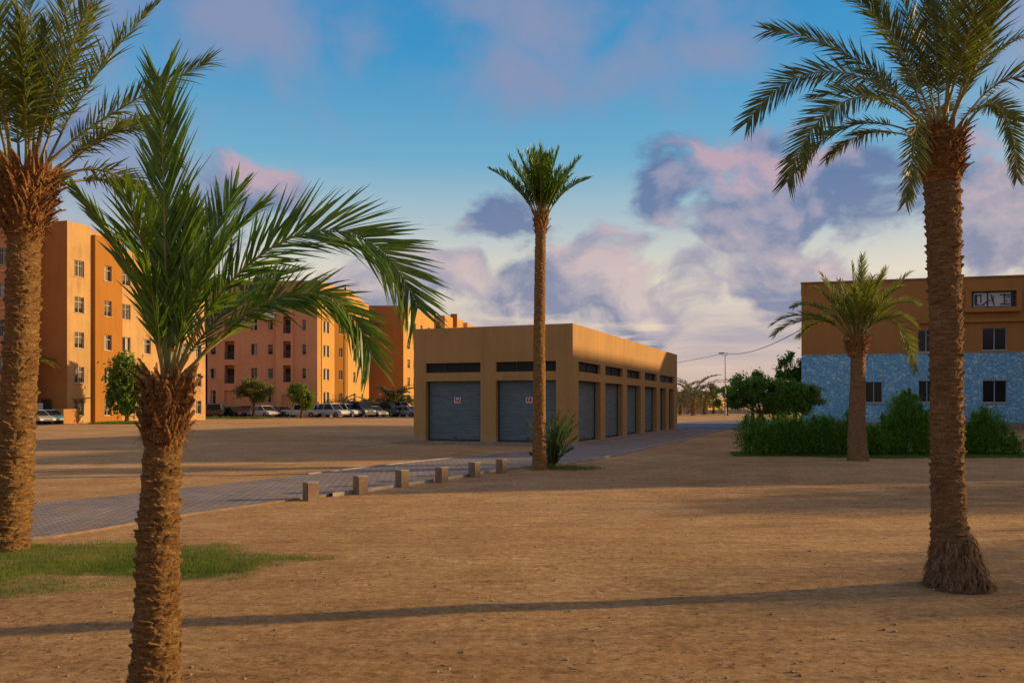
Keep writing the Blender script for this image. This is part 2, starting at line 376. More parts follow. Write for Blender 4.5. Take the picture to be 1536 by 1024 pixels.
M['leafY'] = leafmat('bright tree leaf', (0.07, 0.15, 0.018), (0.20, 0.28, 0.04), 0.3, 0.55, 1.5)
M['leafH'] = leafmat('hedge leaf', (0.035, 0.15, 0.006), (0.125, 0.28, 0.016), 0.4, 0.55, 2.5)
M['frondD'] = leafmat('shaded palm leaf', (0.02, 0.06, 0.012), (0.06, 0.13, 0.02), 0.2, 0.5, 5.0, 0.3)  # darker leaf green for the young palm shrub
M['leafO'] = leafmat('olive tree leaf', (0.09, 0.12, 0.03), (0.20, 0.23, 0.06), 0.3, 0.6, 1.5)
M['leafG'] = leafmat('grey palm leaf', (0.09, 0.10, 0.05), (0.16, 0.16, 0.08), 0.2, 0.6, 1.5)
M['grass'] = leafmat('grass blades', (0.06, 0.125, 0.010), (0.17, 0.22, 0.028), 0.3, 0.6, 1.2)
M['grassD'] = leafmat('shaded turf', (0.05, 0.13, 0.012), (0.12, 0.2, 0.025), 0.2, 0.6, 1.2)  # darker green blades for the strip along the hedge
M['bark'] = nmat('tree bark', (0.07, 0.045, 0.028), (0.14, 0.09, 0.055), 6, 0.95, 0.01, 25, (1, 1, .3))
def trunk_mat(name, dk, md, lt):
    m, T, b = new_mat(name); p = pos(T)
    a = T.noise(pos(T, (1, 1, 5)), 9, 6, 0.7); c2 = T.noise(p, 60, 4, 0.7); c3 = T.noise(pos(T, (3, 3, 14)), 22, 4, 0.7)
    f = T.math('ADD', T.math('MULTIPLY', a.outputs[0], 0.45), T.math('ADD', T.math('MULTIPLY', c2.outputs[0], 0.25), T.math('MULTIPLY', c3.outputs[0], 0.3)))
    at_ = T.new('ShaderNodeAttribute', attribute_name='Col')
    col = T.ramp(f, [(0.36, dk), (0.5, md), (0.63, lt)])
    T.l.new(col, b.inputs['Base Color']); b.inputs['Roughness'].default_value = 0.95; b.inputs['Specular IOR Level'].default_value = 0.1
    bump(T, b, T.math('ADD', a.outputs[0], T.math('ADD', T.math('MULTIPLY', c2.outputs[0], .5), c3.outputs[0])), 0.018)
    return m
M['trunk'] = trunk_mat('palm bark', (0.055, 0.028, 0.010), (0.24, 0.135, 0.05), (0.50, 0.33, 0.14))
M['trunk2'] = trunk_mat('grey palm bark', (0.06, 0.034, 0.016), (0.24, 0.145, 0.07), (0.46, 0.31, 0.16))
M['boot'] = trunk_mat('palm leaf base', (0.07, 0.028, 0.010), (0.26, 0.12, 0.042), (0.54, 0.34, 0.15))
M['straw'] = nmat('root straw', (0.07, 0.042, 0.022), (0.30, 0.19, 0.10), 30, 0.95, 0, 1, (1, 1, .2))
M['tyre'] = nmat('tyre', (0.015, 0.015, 0.015), (0.03, 0.03, 0.03), 9, 0.9)
M['rim'] = nmat('wheel rim', (0.35, 0.35, 0.36), (0.45, 0.45, 0.46), 9, 0.35, metal=0.6)
M['lampred'] = nmat('tail lamp', (0.35, 0.01, 0.01), (0.45, 0.02, 0.02), 9, 0.25)
M['lampclear'] = nmat('head lamp', (0.55, 0.52, 0.45), (0.7, 0.66, 0.58), 9, 0.15)
M['pole'] = nmat('galvanised pole', (0.26, 0.26, 0.26), (0.36, 0.36, 0.35), 5, 0.5, metal=0.4)
M['wire'] = nmat('cable', (0.02, 0.02, 0.02), (0.03, 0.03, 0.03), 5, 0.6)
M['litter'] = nmat('dry leaf litter', (0.09, 0.05, 0.025), (0.42, 0.28, 0.13), 14, 0.9)
M['stoneS'] = nmat('pebble', (0.16, 0.10, 0.06), (0.40, 0.30, 0.20), 30, 0.9)
def paint(name, c):
    m = nmat(name, tuple(x * .9 for x in c), c, 2.0, 0.28, 0, 1, (1, 1, 1), 0.5)
    m.node_tree.nodes['Principled BSDF'].inputs['Coat Weight'].default_value = 0.5
    return m

# ---------------------------------------------------------------- ground
def ground():
    def axis(parts):
        out = []
        for a, b, s in parts:
            out += list(np.arange(a, b, s))
        return np.array(out + [parts[-1][1]])
    xs = axis([(-1500, -200, 130), (-200, -60, 20), (-60, -20, 4), (-20, 20, 0.33), (20, 60, 4), (60, 200, 20), (200, 1500, 130)])
    ys = axis([(-300, -20, 28), (-20, 1, 2), (1, 22, 0.3), (22, 60, 1.5), (60, 200, 10), (200, 2500, 230)])
    X, Y = np.meshgrid(xs, ys); V = np.zeros((X.size, 3)); V[:, 0] = X.ravel(); V[:, 1] = Y.ravel()
    for i in range(len(V)):
        x, y = V[i, 0], V[i, 1]
        if abs(x) < 24 and 0 < y < 26:
            V[i, 2] = 0.022 * mnoise.noise(Vector((x * .55, y * .9, 0))) + 0.010 * mnoise.noise(Vector((x * 1.7, y * 2.3, 5)))
    nx = len(xs); ny = len(ys)
    i, j = np.meshgrid(np.arange(nx - 1), np.arange(ny - 1)); a = (j * nx + i).ravel()
    Fc = np.stack([a, a + 1, a + nx + 1, a + nx], 1)
    tag(mesh_obj('ground', V, Fc, M['sand'], smooth=True), kind='structure')
ground()

def ribbon(name, left, right, z, mat, kind='structure', thick=0.0):
    mb = MB()
    for i in range(len(left) - 1):
        mb.poly([(left[i][0], left[i][1], z), (right[i][0], right[i][1], z), (right[i + 1][0], right[i + 1][1], z), (left[i + 1][0], left[i + 1][1], z)], 0)
        if thick:
            mb.poly([(right[i][0], right[i][1], z), (right[i][0], right[i][1], z - thick), (right[i + 1][0], right[i + 1][1], z - thick), (right[i + 1][0], right[i + 1][1], z)], 1)
            mb.poly([(left[i][0], left[i][1], z), (left[i + 1][0], left[i + 1][1], z), (left[i + 1][0], left[i + 1][1], z - thick), (left[i][0], left[i][1], z - thick)], 1)
    return tag(mb.build(name, [mat, M['bollard'] if name == 'paved_path' else mat]), kind=kind)
def smooth_line(pts, n=6):
    out = []
    for i in range(len(pts) - 1):
        p0 = pts[max(i - 1, 0)]; p1 = pts[i]; p2 = pts[i + 1]; p3 = pts[min(i + 2, len(pts) - 1)]
        for k in range(n):
            t = k / n
            out.append(tuple(0.5 * (2 * p1[c] + (p2[c] - p0[c]) * t + (2 * p0[c] - 5 * p1[c] + 4 * p2[c] - p3[c]) * t * t + (3 * p1[c] - p0[c] - 3 * p2[c] + p3[c]) * t ** 3) for c in (0, 1)))
    out.append(tuple(pts[-1])); return out
near = smooth_line([(-10.5, 7.2), (-7.6, 8.5), (-5.7, 9.76), (-4.74, 11.9), (-3.53, 14.1), (-2.6, 15.7), (-1.28, 18.2), (0.0, 20.8), (1.6, 22.9), (3.46, 26.7), (5.97, 33.3), (8.06, 38.5), (12.0, 49.5), (14.2, 54.5), (17.5, 62)])
far = smooth_line([(-13.5, 11.0), (-10.4, 12.1), (-7.66, 13.3), (-6.3, 15.6), (-5.0, 18.0), (-3.78, 20.6), (-2.3, 23.6), (-0.4, 26.6), (1.35, 29.2), (2.9, 32.2), (5.2, 37.7), (7.3, 43.0), (10.4, 50.5), (11.6, 54.5), (14.0, 62)])
ribbon('paved_path', far, near, 0.034, M['paving'], thick=0.06)
def offset(line, d):
    out = []
    for i, p in enumerate(line):
        a = Vector(line[max(i - 1, 0)]); b = Vector(line[min(i + 1, len(line) - 1)]); t = (b - a).normalized()
        out.append((p[0] + t[1] * d, p[1] - t[0] * d))
    return out
kn = near[26:]
ribbon('path_kerb', kn, offset(kn, 0.085), 0.058, M['kerb'], thick=0.10)
kf = far[26:]
ribbon('path_kerb', offset(kf, -0.08), kf, 0.054, M['kerb'], thick=0.10)
mb = MB(); mb.poly([(9.5, 55, .06), (15.5, 55, .06), (24, 66, .06), (60, 84, .06), (60, 92, .06), (24, 86, .06), (15, 74, .06)])
tag(mb.build('road', M['road']), kind='structure')
mb = MB(); mb.box(-44, 101, -.2, -23.5, 108.4, 0.03); mb.box(-23.5, 101, -.2, 6, 136, 0.03); mb.box(-60, 65.5, -.2, -36.5, 69.5, .028)
tag(mb.build('parking_lot', M['asphalt']), kind='structure')
mb = MB(); mb.box(-44, 100.75, -.2, 6, 101, 0.12)
tag(mb.build('parking_kerb', M['kerb']), kind='structure')
mb = MB(); mb.box(14, 78, -.2, 90, 78.3, 0.12); mb.box(14, 92.5, -.2, 90, 92.8, 0.12)

# ---------------------------------------------------------------- buildings
WCACHE = {}
def window_unit(w, h, style):
    """local coords: x along wall, y = into the wall, z up, origin at opening's lower left corner, wall face at y=0"""
    key = (round(w, 2), round(h, 2), style)
    if key in WCACHE: return WCACHE[key]
    fr = MB(); t = 0.045; y0, y1 = 0.12, 0.18
    fr.box(0, y0, 0, w, y1, t); fr.box(0, y0, h - t, w, y1, h); fr.box(0, y0, t, t, y1, h - t); fr.box(w - t, y0, t, w, y1, h - t)
    if w > 0.7: fr.box(w / 2 - t / 2, y0, t, w / 2 + t / 2, y1, h - t)
    if style in ('grille', 'curtain', 'shadew'): fr.box(t, y0 + .005, h * .68, w - t, y1 - .005, h * .68 + .04)
    if style != 'plain2': fr.box(-0.07, -0.06, -0.07, w + 0.07, 0.10, -0.004, 1)
    pn = MB(); pn.box(t * .5, 0.20, t * .5, w - t * .5, 0.215, h - t * .5, 0)
    if style == 'curtain': pn.box(w * .12, 0.185, t, w * .42, 0.198, h - t, 1)
    if style == 'shadew': pn.box(w * .1, 0.185, h * .3, w * .9, 0.198, h - t, 2)
    if style == 'leafopen': pn.box(w * .55, 0.185, t, w * .85, 0.198, h - t, 1)
    g = []
    if style == 'grille':
        for k in range(1, 6): fr.box(w * k / 6 - .01, 0.06, 0, w * k / 6 + .01, 0.08, h)
    WCACHE[key] = (fr, pn); return WCACHE[key]
WM = {}
def place_window(parent, A, dr, nr, u, v, w, h, style, fm):
    key = (round(w, 2), round(h, 2), style, fm.name)
    o = Vector((A[0], A[1], 0)) + Vector((dr[0], dr[1], 0)) * u + Vector((0, 0, v))
    rz = math.atan2(dr[1], dr[0])
    if key not in WM:
        fr, pn = window_unit(w, h, style)
        a = mesh_obj('window', fr.v, fr.f, [fm, M['sill']], None, fr.m); b = mesh_obj('pane', pn.v, pn.f, [M['glass'], M['curtain'], M['shade']], None, pn.m)
        WM[key] = (a.data, b.data)
    else:
        a = bpy.data.objects.new('window', WM[key][0]); b = bpy.data.objects.new('pane', WM[key][1]); COL.objects.link(a); COL.objects.link(b)
    a.parent = parent; b.parent = a; a.location = o - LOC[parent.name]; a.rotation_euler = (0, 0, rz); a.rotation_euler = (0, 0, rz)
    b.location = (0, 0, 0)
    return a
def face(parent, A, B, z0, z1, ops, mat, depth=0.24, fm=None, cap=0.25, name='wall', label=None):
    """A->B runs left to right seen from outside. ops: (u0,u1,v0,v1,style)"""
    A = Vector((A[0], A[1], 0)); B = Vector((B[0], B[1], 0)); dv = B - A; L = dv.length; dr = dv.normalized(); nr = Vector((dr.y, -dr.x, 0))
    us = sorted({0.0, L} | {x for o in ops for x in o[:2]}); vs = sorted({z0, z1} | {x for o in ops for x in o[2:4]})
    mb = MB(); P = lambda u, v, d=0: A + dr * u - nr * d + Vector((0, 0, v))
    for i in range(len(us) - 1):
        for j in range(len(vs) - 1):
            uc = (us[i] + us[i + 1]) / 2; vc = (vs[j] + vs[j + 1]) / 2
            if any(o[0] < uc < o[1] and o[2] < vc < o[3] for o in ops): continue
            mb.poly([P(us[i], vs[j]), P(us[i + 1], vs[j]), P(us[i + 1], vs[j + 1]), P(us[i], vs[j + 1])])
    for o in ops:
        u0, u1, v0, v1, st = o[:5]; d = 1.0 if st == 'balcony' else (o[5] if len(o) > 5 else depth)
        mb.poly([P(u0, v0), P(u0, v0, d), P(u0, v1, d), P(u0, v1)][::-1]); mb.poly([P(u1, v0, d), P(u1, v0), P(u1, v1), P(u1, v1, d)][::-1])
        mb.poly([P(u0, v0), P(u1, v0), P(u1, v0, d), P(u0, v0, d)]); mb.poly([P(u0, v1, d), P(u1, v1, d), P(u1, v1), P(u0, v1)])
        if st in ('balcony', 'blank'):
            mb.poly([P(u0, v0, d), P(u1, v0, d), P(u1, v1, d), P(u0, v1, d)])
    if cap: mb.poly([P(0, z1), P(L, z1), P(L, z1, cap), P(0, z1, cap)]); mb.poly([P(0, z1, cap), P(L, z1, cap), P(L, z1 - .8, cap), P(0, z1 - .8, cap)])
    w = mb.build(name, mat, parent)
    if label: w['label'] = label
    for o in ops:
        u0, u1, v0, v1, st = o[:5]
        if st == 'balcony':
            place_window(parent, (P(0, 0, .78)).to_2d(), dr, nr, u0 + .12, v0 + .02, (u1 - u0) - .24, (v1 - v0) * .82, 'plain2', M['darkframe']).name
            r = MB(); n = max(3, int((u1 - u0) / .12))
            r.obox(P(u0, v0 + .92, .02), dr * (u1 - u0), -nr * .05, (0, 0, .05)); r.obox(P(u0, v0 + .08, .02), dr * (u1 - u0), -nr * .04, (0, 0, .04))
            for k in range(n): r.obox(P(u0 + (u1 - u0) * (k + .5) / n, v0 + .1, .03), dr * .025, -nr * .025, (0, 0, .83))
            r.build('railing', M['rail'], parent)
        elif st not in ('blank', 'none'):
            place_window(parent, A.to_2d(), dr, nr, u0, v0, u1 - u0, v1 - v0, st, fm or M['whiteframe'])
    return A, dr, nr
def roofpart(parent, pts, z, mat=None):
    mb = MB(); mb.poly([(p[0], p[1], z) for p in pts]); mb.build('roof', mat or M['roof'], parent)
def ucoord(px, A, B):
    k = (px - 768) / F; d = (Vector(B) - Vector(A)).normalized()
    return (k * A[1] - A[0]) / (d[0] - k * d[1])
wr = random.Random(3)
def sty(): return wr.choice(['curtain', 'shadew', 'grille', 'leafopen', 'shadew', 'curtain'])

def building_A():
    A0 = (-37.9, 71.0); d = Vector((.288, .957)).normalized(); dn = Vector((d.y, -d.x))
    Q = lambda u, o=0: (A0[0] + d.x * u + dn.x * o, A0[1] + d.y * u + dn.y * o)
    t = thing('apartment_building', 'peach five storey apartment block with a darker ochre bay, behind the bushy tree', 'building', (A0[0], A0[1], 0))
    rows = [1.35, 4.2, 7.2, 10.25, 13.4]
    def wins(us, w=1.05, h=1.4, rs=rows): return [(u - w / 2, u + w / 2, z - h / 2, z + h / 2, sty()) for u in us for z in rs]
    face(t, Q(0), Q(2.75), 0, 17.3, wins([1.32]), M['wallA'])
    face(t, Q(2.75, .35), Q(6.0, .35), 0, 16.6, wins([1.5], .85, 1.4), M['wallO'], label='darker ochre bay of the block')
    face(t, Q(2.75), Q(2.75, .35), 0, 16.6, [], M['wallO']); face(t, Q(6.0, .35), Q(6.0), 0, 16.6, [], M['wallO'])
    face(t, Q(2.75, -.05), Q(6.0, -.05), 16.3, 17.0, [], M['wallA'])
    face(t, Q(6.0), Q(18.4), 0, 16.0, wins([0.9, 3.6, 6.4, 8.9, 11.2]), M['wallA'])
    S = lambda s, b=0: (A0[0] - d.y * s + d.x * b, A0[1] + d.x * s + d.y * b)
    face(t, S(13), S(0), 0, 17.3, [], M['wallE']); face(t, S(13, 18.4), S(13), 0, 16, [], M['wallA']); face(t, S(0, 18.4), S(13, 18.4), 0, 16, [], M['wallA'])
    roofpart(t, [S(0), S(0, 18.4), S(13, 18.4), S(13)], 15.4)
    # low entrance wall and door canopy at the corner
    mb = MB(); a = Vector((*Q(0.0, 0.0), 0)); D = Vector((*d, 0)); N = Vector((*dn, 0))
    mb.obox(a - D * 1.6 + N * .02, D * 1.6, N * 1.2, (0, 0, 1.25)); mb.build('low_wall', M['wallB'], t)
    mb = MB(); mb.obox(a + D * .55 + N * .01, D * 1.5, N * .5, (0, 0, .10)); mb.v = [(x, y, z + 2.15) for x, y, z in mb.v]; mb.build('canopy', M['sill'], t)
    mb = MB(); p = Vector((*S(1.6), 0)) ; mb.obox(p + Vector((0, 0, 0)) - D * .2, Vector((*(-d.y * Vector((1, 0)) + d.x * Vector((0, 1))), 0)) * .9, -D * .04, (0, 0, 2.1)); mb.build('door', M['darkframe'], t)
building_A()

def building_Z():
    t = thing('apartment_building', 'rosy block with floor ledges at far left, mostly hidden by the left palm trunk', 'building', (-41.3, 69.6, 0))
    ops = []
    for x in (1.2, 4.2, 7.0, 10, 13):
        for z in (2.0, 5.0, 8.0, 11.1, 14.0): ops.append((17 - x - .45, 17 - x + .45, z - .7, z + .7, sty()))
    face(t, (-58.3, 69.6), (-41.3, 69.6), 0, 17.6, ops, M['pink2']); face(t, (-41.3, 69.6), (-41.3, 71.6), 0, 17.6, [], M['pink2'])
    face(t, (-58.3, 80), (-58.3, 69.6), 0, 17.6, [], M['pink2'])
    roofpart(t, [(-58.3, 69.6), (-41.3, 69.6), (-41.3, 72), (-58.3, 80)], 16.9)
    for z in (6.5, 9.6, 10.4, 12.7, 15.6):
        mb = MB(); mb.box(-58.3, 69.42, z, -41.3, 69.597, z + .16); mb.build('ledge', M['wallP'], t)
building_Z()

def building_B():
    t = thing('apartment_building', 'pink fronted block with sunlit yellow side, balconies and white awning behind parked cars', 'building', (-32, 109, 0))
    Yf = 109.0; k = Yf / F; x0 = (311 - 768) * k; X = lambda px: (px - 768) * k - x0
    rows = [2.56, 5.7, 8.84, 12.06]
    def W(px, wpx, z, h=1.4, st=None): return (X(px - wpx / 2), X(px + wpx / 2), z - h / 2, z + h / 2, st or sty())
    ops = []
    for r, z in enumerate(rows):
        ops.append(W(319.5, 8, z, 1.3 if r else 1.9))
        ops.append(W(381, 9.5, z, 1.45)); ops.append(W(405.5, 7.5, z, 1.3)); ops.append(W(456, 6, z, 1.35))
        ops.append(W(344, 15, z - .1, 2.4, 'balcony') if r else W(344, 15, z - .6, 3.0, 'blank'))
    L = X(476)
    face(t, (x0, Yf), (x0 + X(415), Yf), 0, 13.4, [o for o in ops if o[1] < X(415)], M['wallP'])
    pf = Yf - .45
    bal = [(X(426) - X(415) , X(437.5) - X(415), z - 1.15, z + 1.05, 'balcony') for z in rows[1:]] + [(X(424) - X(415), X(434) - X(415), 0, 2.9, 'blank')]
    face(t, (x0 + X(415), pf), (x0 + X(440), pf), 0, 14.1, bal, M['wallP']); face(t, (x0 + X(415), Yf), (x0 + X(415), pf), 0, 14.1, [], M['wallP']); face(t, (x0 + X(440), pf), (x0 + X(440), Yf), 0, 14.1, [], M['wallP'])
    face(t, (x0 + X(440), Yf), (x0 + L, Yf), 0, 14.1, [(o[0] - X(440), o[1] - X(440), *o[2:]) for o in ops if o[0] > X(440)], M['wallP'])
    mb = MB(); mb.box(x0, Yf - .12, 12.9, x0 + X(350), Yf - .003, 13.15); mb.build('ledge', M['wallP'], t)
    # taller mass set back behind the pink front
    face(t, (x0 - 1, Yf + 1.1), (x0 + L, Yf + 1.1), 10, 18.0, [W(px, 8, 15.6, 1.3) for px in (335, 362, 392, 420, 450)], M['wallY'])
    C1 = (x0 + L, Yf); C2 = (-24.5, 115.0); C3 = (-23.2, 116.5); C4 = (-23.7, 138.0)
    u = ucoord(489.5, C1, C2)
    face(t, C1, C2, 0, 18.0, [(max(.6, u - 1.0), u + 1.0, z - .8, z + .75, 'leafopen') for z in rows + [15.2]], M['wallY'])
    u = ucoord(511, C2, C3)
    face(t, C2, C3, 0, 17.7, [(u - .32, u + .32, z - .65, z + .65, 'leafopen') for z in rows + [15.2]], M['wallO'], label='orange bay of the block')
    L4 = (Vector(C4) - Vector(C3)).length; cols = [ucoord(531.5, C3, C4), ucoord(543.5, C3, C4)]
    face(t, C3, C4, 0, 18.0, [(c - 1.0, c + 1.0, z - .75, z + .75, 'shadew') for c in cols for z in rows + [15.3]], M['wallY'])
    face(t, C4, (-45, 138), 0, 18, [], M['wallY']); face(t, (-45, 138), (x0 - 1, Yf + 1.1), 0, 18, [], M['wallY'])
    roofpart(t, [C1, C2, C3, C4, (-45, 138), (x0, Yf)], 13.0); roofpart(t, [(C1[0], Yf + 1.15), C2, C3, C4, (-45, 138), (x0, Yf + 1.15)], 17.4)
    mb = MB(); a = x0 + X(392); b = x0 + X(415)
    for i in range(8):
        f0, f1 = i / 8, (i + 1) / 8; z = lambda f: 12.95 + .75 * math.sin(f * math.pi * .5) ** .7
        y = lambda f: Yf - 1.1 + 1.05 * f
        mb.poly([(a + (0.15 if i % 2 else 0), y(f0), z(f0)), (b, y(f0), z(f0)), (b, y(f1), z(f1)), (a, y(f1), z(f1))])
    mb.poly([(a, Yf - 1.1, 12.95), (a, Yf - 1.1, 12.8), (b, Yf - 1.1, 12.6), (b, Yf - 1.1, 12.95)])
    mb.build('awning', M['white'], t)
    for (px, y) in ((479.5, 109.6), (518.3, 116.3), (536, 128)):
        xx = (px - 768) / F * y + .12; mb = MB(); mb.tube([(xx + .1, y, 0), (xx + .1, y, 16.5)], [.06, .06], 6); mb.build('drainpipe', M['darkframe'], t)
building_B()

def building_C():
    t = thing('apartment_building', 'block with windowless dark orange end wall and narrow sunlit side, left of the kiosk', 'building', (-18.5, 142, 0))
    C0 = (-25.5, 142); C1 = (-18.5, 142); C2 = (-14.75, 157.6)
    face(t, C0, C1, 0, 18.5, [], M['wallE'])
    rows = [2.6, 5.6, 8.7, 12.0, 15.2]
    cols = [ucoord(px, C1, C2) for px in (613, 622, 632, 643)]
    face(t, C1, C2, 0, 18.5, [(c - .6, c + .6, z - .75, z + .75, 'shadew') for c in cols for z in rows], M['wallY'])
    face(t, C2, (-27, 160), 0, 18.5, [], M['wallY']); face(t, (-27, 160), C0, 0, 18.5, [], M['wallY']); roofpart(t, [C0, C1, C2, (-27, 160)], 17.8)
    t2 = thing('apartment_building', 'farthest orange block whose stepped roofline shows just above the kiosk roof', 'building', (-13.3, 165, 0))
    D0 = (-15.8, 165); D1 = (-13.3, 165); D2 = (-10.2, 175.5); D3 = (-7.6, 186)
    face(t2, D0, D1, 0, 19.3, [(.7, 1.5, z - .7, z + .7, 'shadew') for z in (11, 14.2, 17.3)], M['wallP'])
    face(t2, D1, D2, 0, 19.3, [(u, u + 1, z - .7, z + .7, 'shadew') for u in (2, 5.5, 8.5) for z in (11, 14.2)], M['wallY'])
    face(t2, (-10.2, 175.5), (-9.4, 175.5), 0, 18.9, [], M['wallP']); face(t2, (-9.4, 175.5), D3, 0, 18.8, [(3, 4, 16.2, 17.6, 'shadew')], M['wallY'])
    face(t2, D3, (-16, 190), 0, 18.5, [], M['wallY']); face(t2, (-16, 190), D0, 0, 18.5, [], M['wallY']); roofpart(t2, [D0, D1, D2, D3, (-16, 190)], 17.5)
    mb = MB(); mb.box(-12.5, 169.5, 17.5, -11.2, 171, 20.1); mb.build('roof_hut', M['wallO'], t2)
building_C()

def kiosk():
    C0 = Vector((2.37, 32.5)); r = Vector((.369, .929)).normalized(); l = Vector((-r.y, r.x)); H = 4.78
    t = thing('shuttered_kiosk', 'low flat roofed tan shop building with grey roller shutters, behind the slender palm', 'building', (*C0, 0))
    P = lambda s, tt: C0 + l * s + r * tt
    W, Ln = 7.0, 22.0; z0, z1 = .10, 2.58; t0, t1 = 2.93, 3.33
    fs = [(.69, 3.25), (3.93, 6.44)]
    ops = []
    for a, b in fs:
        ops += [(W - b, W - a, z0, z1, 'none', .30), (W - b, W - a, t0, t1, 'none', .18)]
    face(t, P(W, 0), P(0, 0), 0, H, ops, M['kiosk'], cap=.3)
    rs = [(.78, 4.0), (4.8, 7.95), (8.8, 11.75), (12.7, 15.75)]; last = [(16.65, 18.4), (19.35, 20.9)]
    ops = []
    for a, b in rs: ops += [(a, b, z0, z1, 'none', .30), (a, b, t0, t1, 'none', .18)]
    for a, b in last: ops.append((a, b, z0, z1, 'none', .30))
    ops.append((16.65, 20.9, t0, t1, 'none', .18))
    face(t, P(0, 0), P(0, Ln), 0, H, ops, M['kiosk'], cap=.3)
    face(t, P(0, Ln), P(W, Ln), 0, H, [], M['kiosk'], cap=.3); face(t, P(W, Ln), P(W, 0), 0, H, [], M['kiosk'], cap=.3)
    roofpart(t, [P(.3, .3), P(.3, Ln - .3), P(W - .3, Ln - .3), P(W - .3, .3)], H - .5)
    # roller shutters: ribbed curtain, guide rails, bottom bar, lock
    def shutter(base, dr, w):
        n = Vector((dr.y, -dr.x)); B = lambda u, v, d: Vector((*(base + dr * u - n * d), v))
        mb = MB(); hh = z1 - z0; ns = int(hh / .085); k = hh / ns
        prof = []
        for i in range(ns):
            for f, dp in ((0.0, .0), (.12, .012), (.45, .026), (.8, .016), (.97, .0)): prof.append((z0 + (i + f) * k, .285 - dp + .02 * 0))
        prof.append((z1, .285))
        for a, b in zip(prof[:-1], prof[1:]): mb.poly([B(.05, a[0], a[1]), B(w - .05, a[0], a[1]), B(w - .05, b[0], b[1]), B(.05, b[0], b[1])])
        s = mb.build('roller_shutter', M['shutter'], t)
        mb = MB(); d3 = Vector((*dr, 0)); n3 = Vector((*-n, 0))
        mb.obox(B(0.0, z0, .235), d3 * .055, n3 * .06, (0, 0, z1 - z0)); mb.obox(B(w - .055, z0, .235), d3 * .055, n3 * .06, (0, 0, z1 - z0))
        mb.build('guide_rail', M['darkframe'], s)
        mb = MB(); mb.obox(B(.06, z0 + .002, .225), d3 * (w - .12), n3 * .05, (0, 0, .07)); mb.obox(B(w / 2 - .06, z0 + .14, .235), d3 * .12, n3 * .02, (0, 0, .03)); mb.build('bottom_bar', M['darkframe'], s)
        return s
    def transom(base, dr, w, nb):
        n = Vector((dr.y, -dr.x)); B = lambda u, v, d: Vector((*(base + dr * u - n * d), v))
        mb = MB(); d3 = Vector((*dr, 0)); n3 = Vector((*-n, 0))
        mb.obox(B(.0, t0, .15), d3 * w, n3 * .02, (0, 0, t1 - t0)); o = mb.build('transom_window', M['vent'], t)
        mb = MB()
        for i in range(nb + 1): mb.obox(B((w - .03) * i / nb, t0, .125), d3 * .03, n3 * .023, (0, 0, t1 - t0))
        mb.obox(B(.03, t0, .127), d3 * (w - .06), n3 * .02, (0, 0, .025)); mb.build('frame', M['darkframe'], o)
    for a, b in fs:
        shutter(P(b, 0), -l, b - a); transom(P(b, 0), -l, b - a, 3)
    for a, b in rs: shutter(P(0, a), r, b - a); transom(P(0, a), r, b - a, 2)
    for a, b in last: shutter(P(0, a), r, b - a)
    transom(P(0, 16.65), r, 20.9 - 16.65, 2)
    # plinth slab
    mb = MB()
    for e, h0, h1 in ((.95, -.1, .055), (.55, .0555, .098)):
        pts = [P(W + e * .6, -e), P(-e * .7, -e), P(-e * .7, Ln + .5), P(W + e * .6, Ln + .5)]
        mb.poly([(*p, h1) for p in pts][::-1])
        for i in range(4): a, b = pts[i], pts[(i + 1) % 4]; mb.poly([(*a, h1), (*b, h1), (*b, h0), (*a, h0)])
    mb.build('plinth', M['concrete'], t)
    for s, z, which in ((5.08, 1.79, 0), (1.9, 1.79, 1)):
        n = Vector((-l.y * -1, l.x * -1)) if False else Vector((-r.x, -r.y)); d3 = Vector((*-l, 0)); n3 = Vector((*n, 0))
        c = Vector((*P(s, 0), z)) - n3 * .245
        g = thing('warning_sign', ['small red sign with white border on the leftmost roller shutter', 'small red sign with white border on the shutter half hidden by the slender palm trunk'][which], 'sign', tuple(c), 'red signs on the roller shutters')
        mb = MB(); mb.obox(c - d3 * .14 - Vector((0, 0, .11)), d3 * .28, n3 * .012, (0, 0, .22)); mb.build('border', M['white'], g)
        mb = MB(); mb.obox(c + n3 * .0125 - d3 * .113 - Vector((0, 0, .075)), d3 * .226, n3 * .004, (0, 0, .165)); mb.build('plate', M['red'], g)
        mb = MB(); q = c + n3 * .017
        if which == 0:
            mb.obox(q - d3 * .035 + Vector((0, 0, -.015)), d3 * .03, n3 * .003, (0, 0, .085)); mb.obox(q - d3 * .004 + Vector((0, 0, .048)), d3 * .07, n3 * .003, (0, 0, .022)); mb.obox(q + d3 * .03 + Vector((0, 0, .02)), d3 * .03, n3 * .003, (0, 0, .02))
        else:
            mb.obox(q - d3 * .03 + Vector((0, 0, -.01)), d3 * .034, n3 * .003, (0, 0, .075)); mb.obox(q - d3 * .008 + Vector((0, 0, -.034)), d3 * .03, n3 * .003, (0, 0, .022))
        mb.build('lettering', M['white'], g)
kiosk()

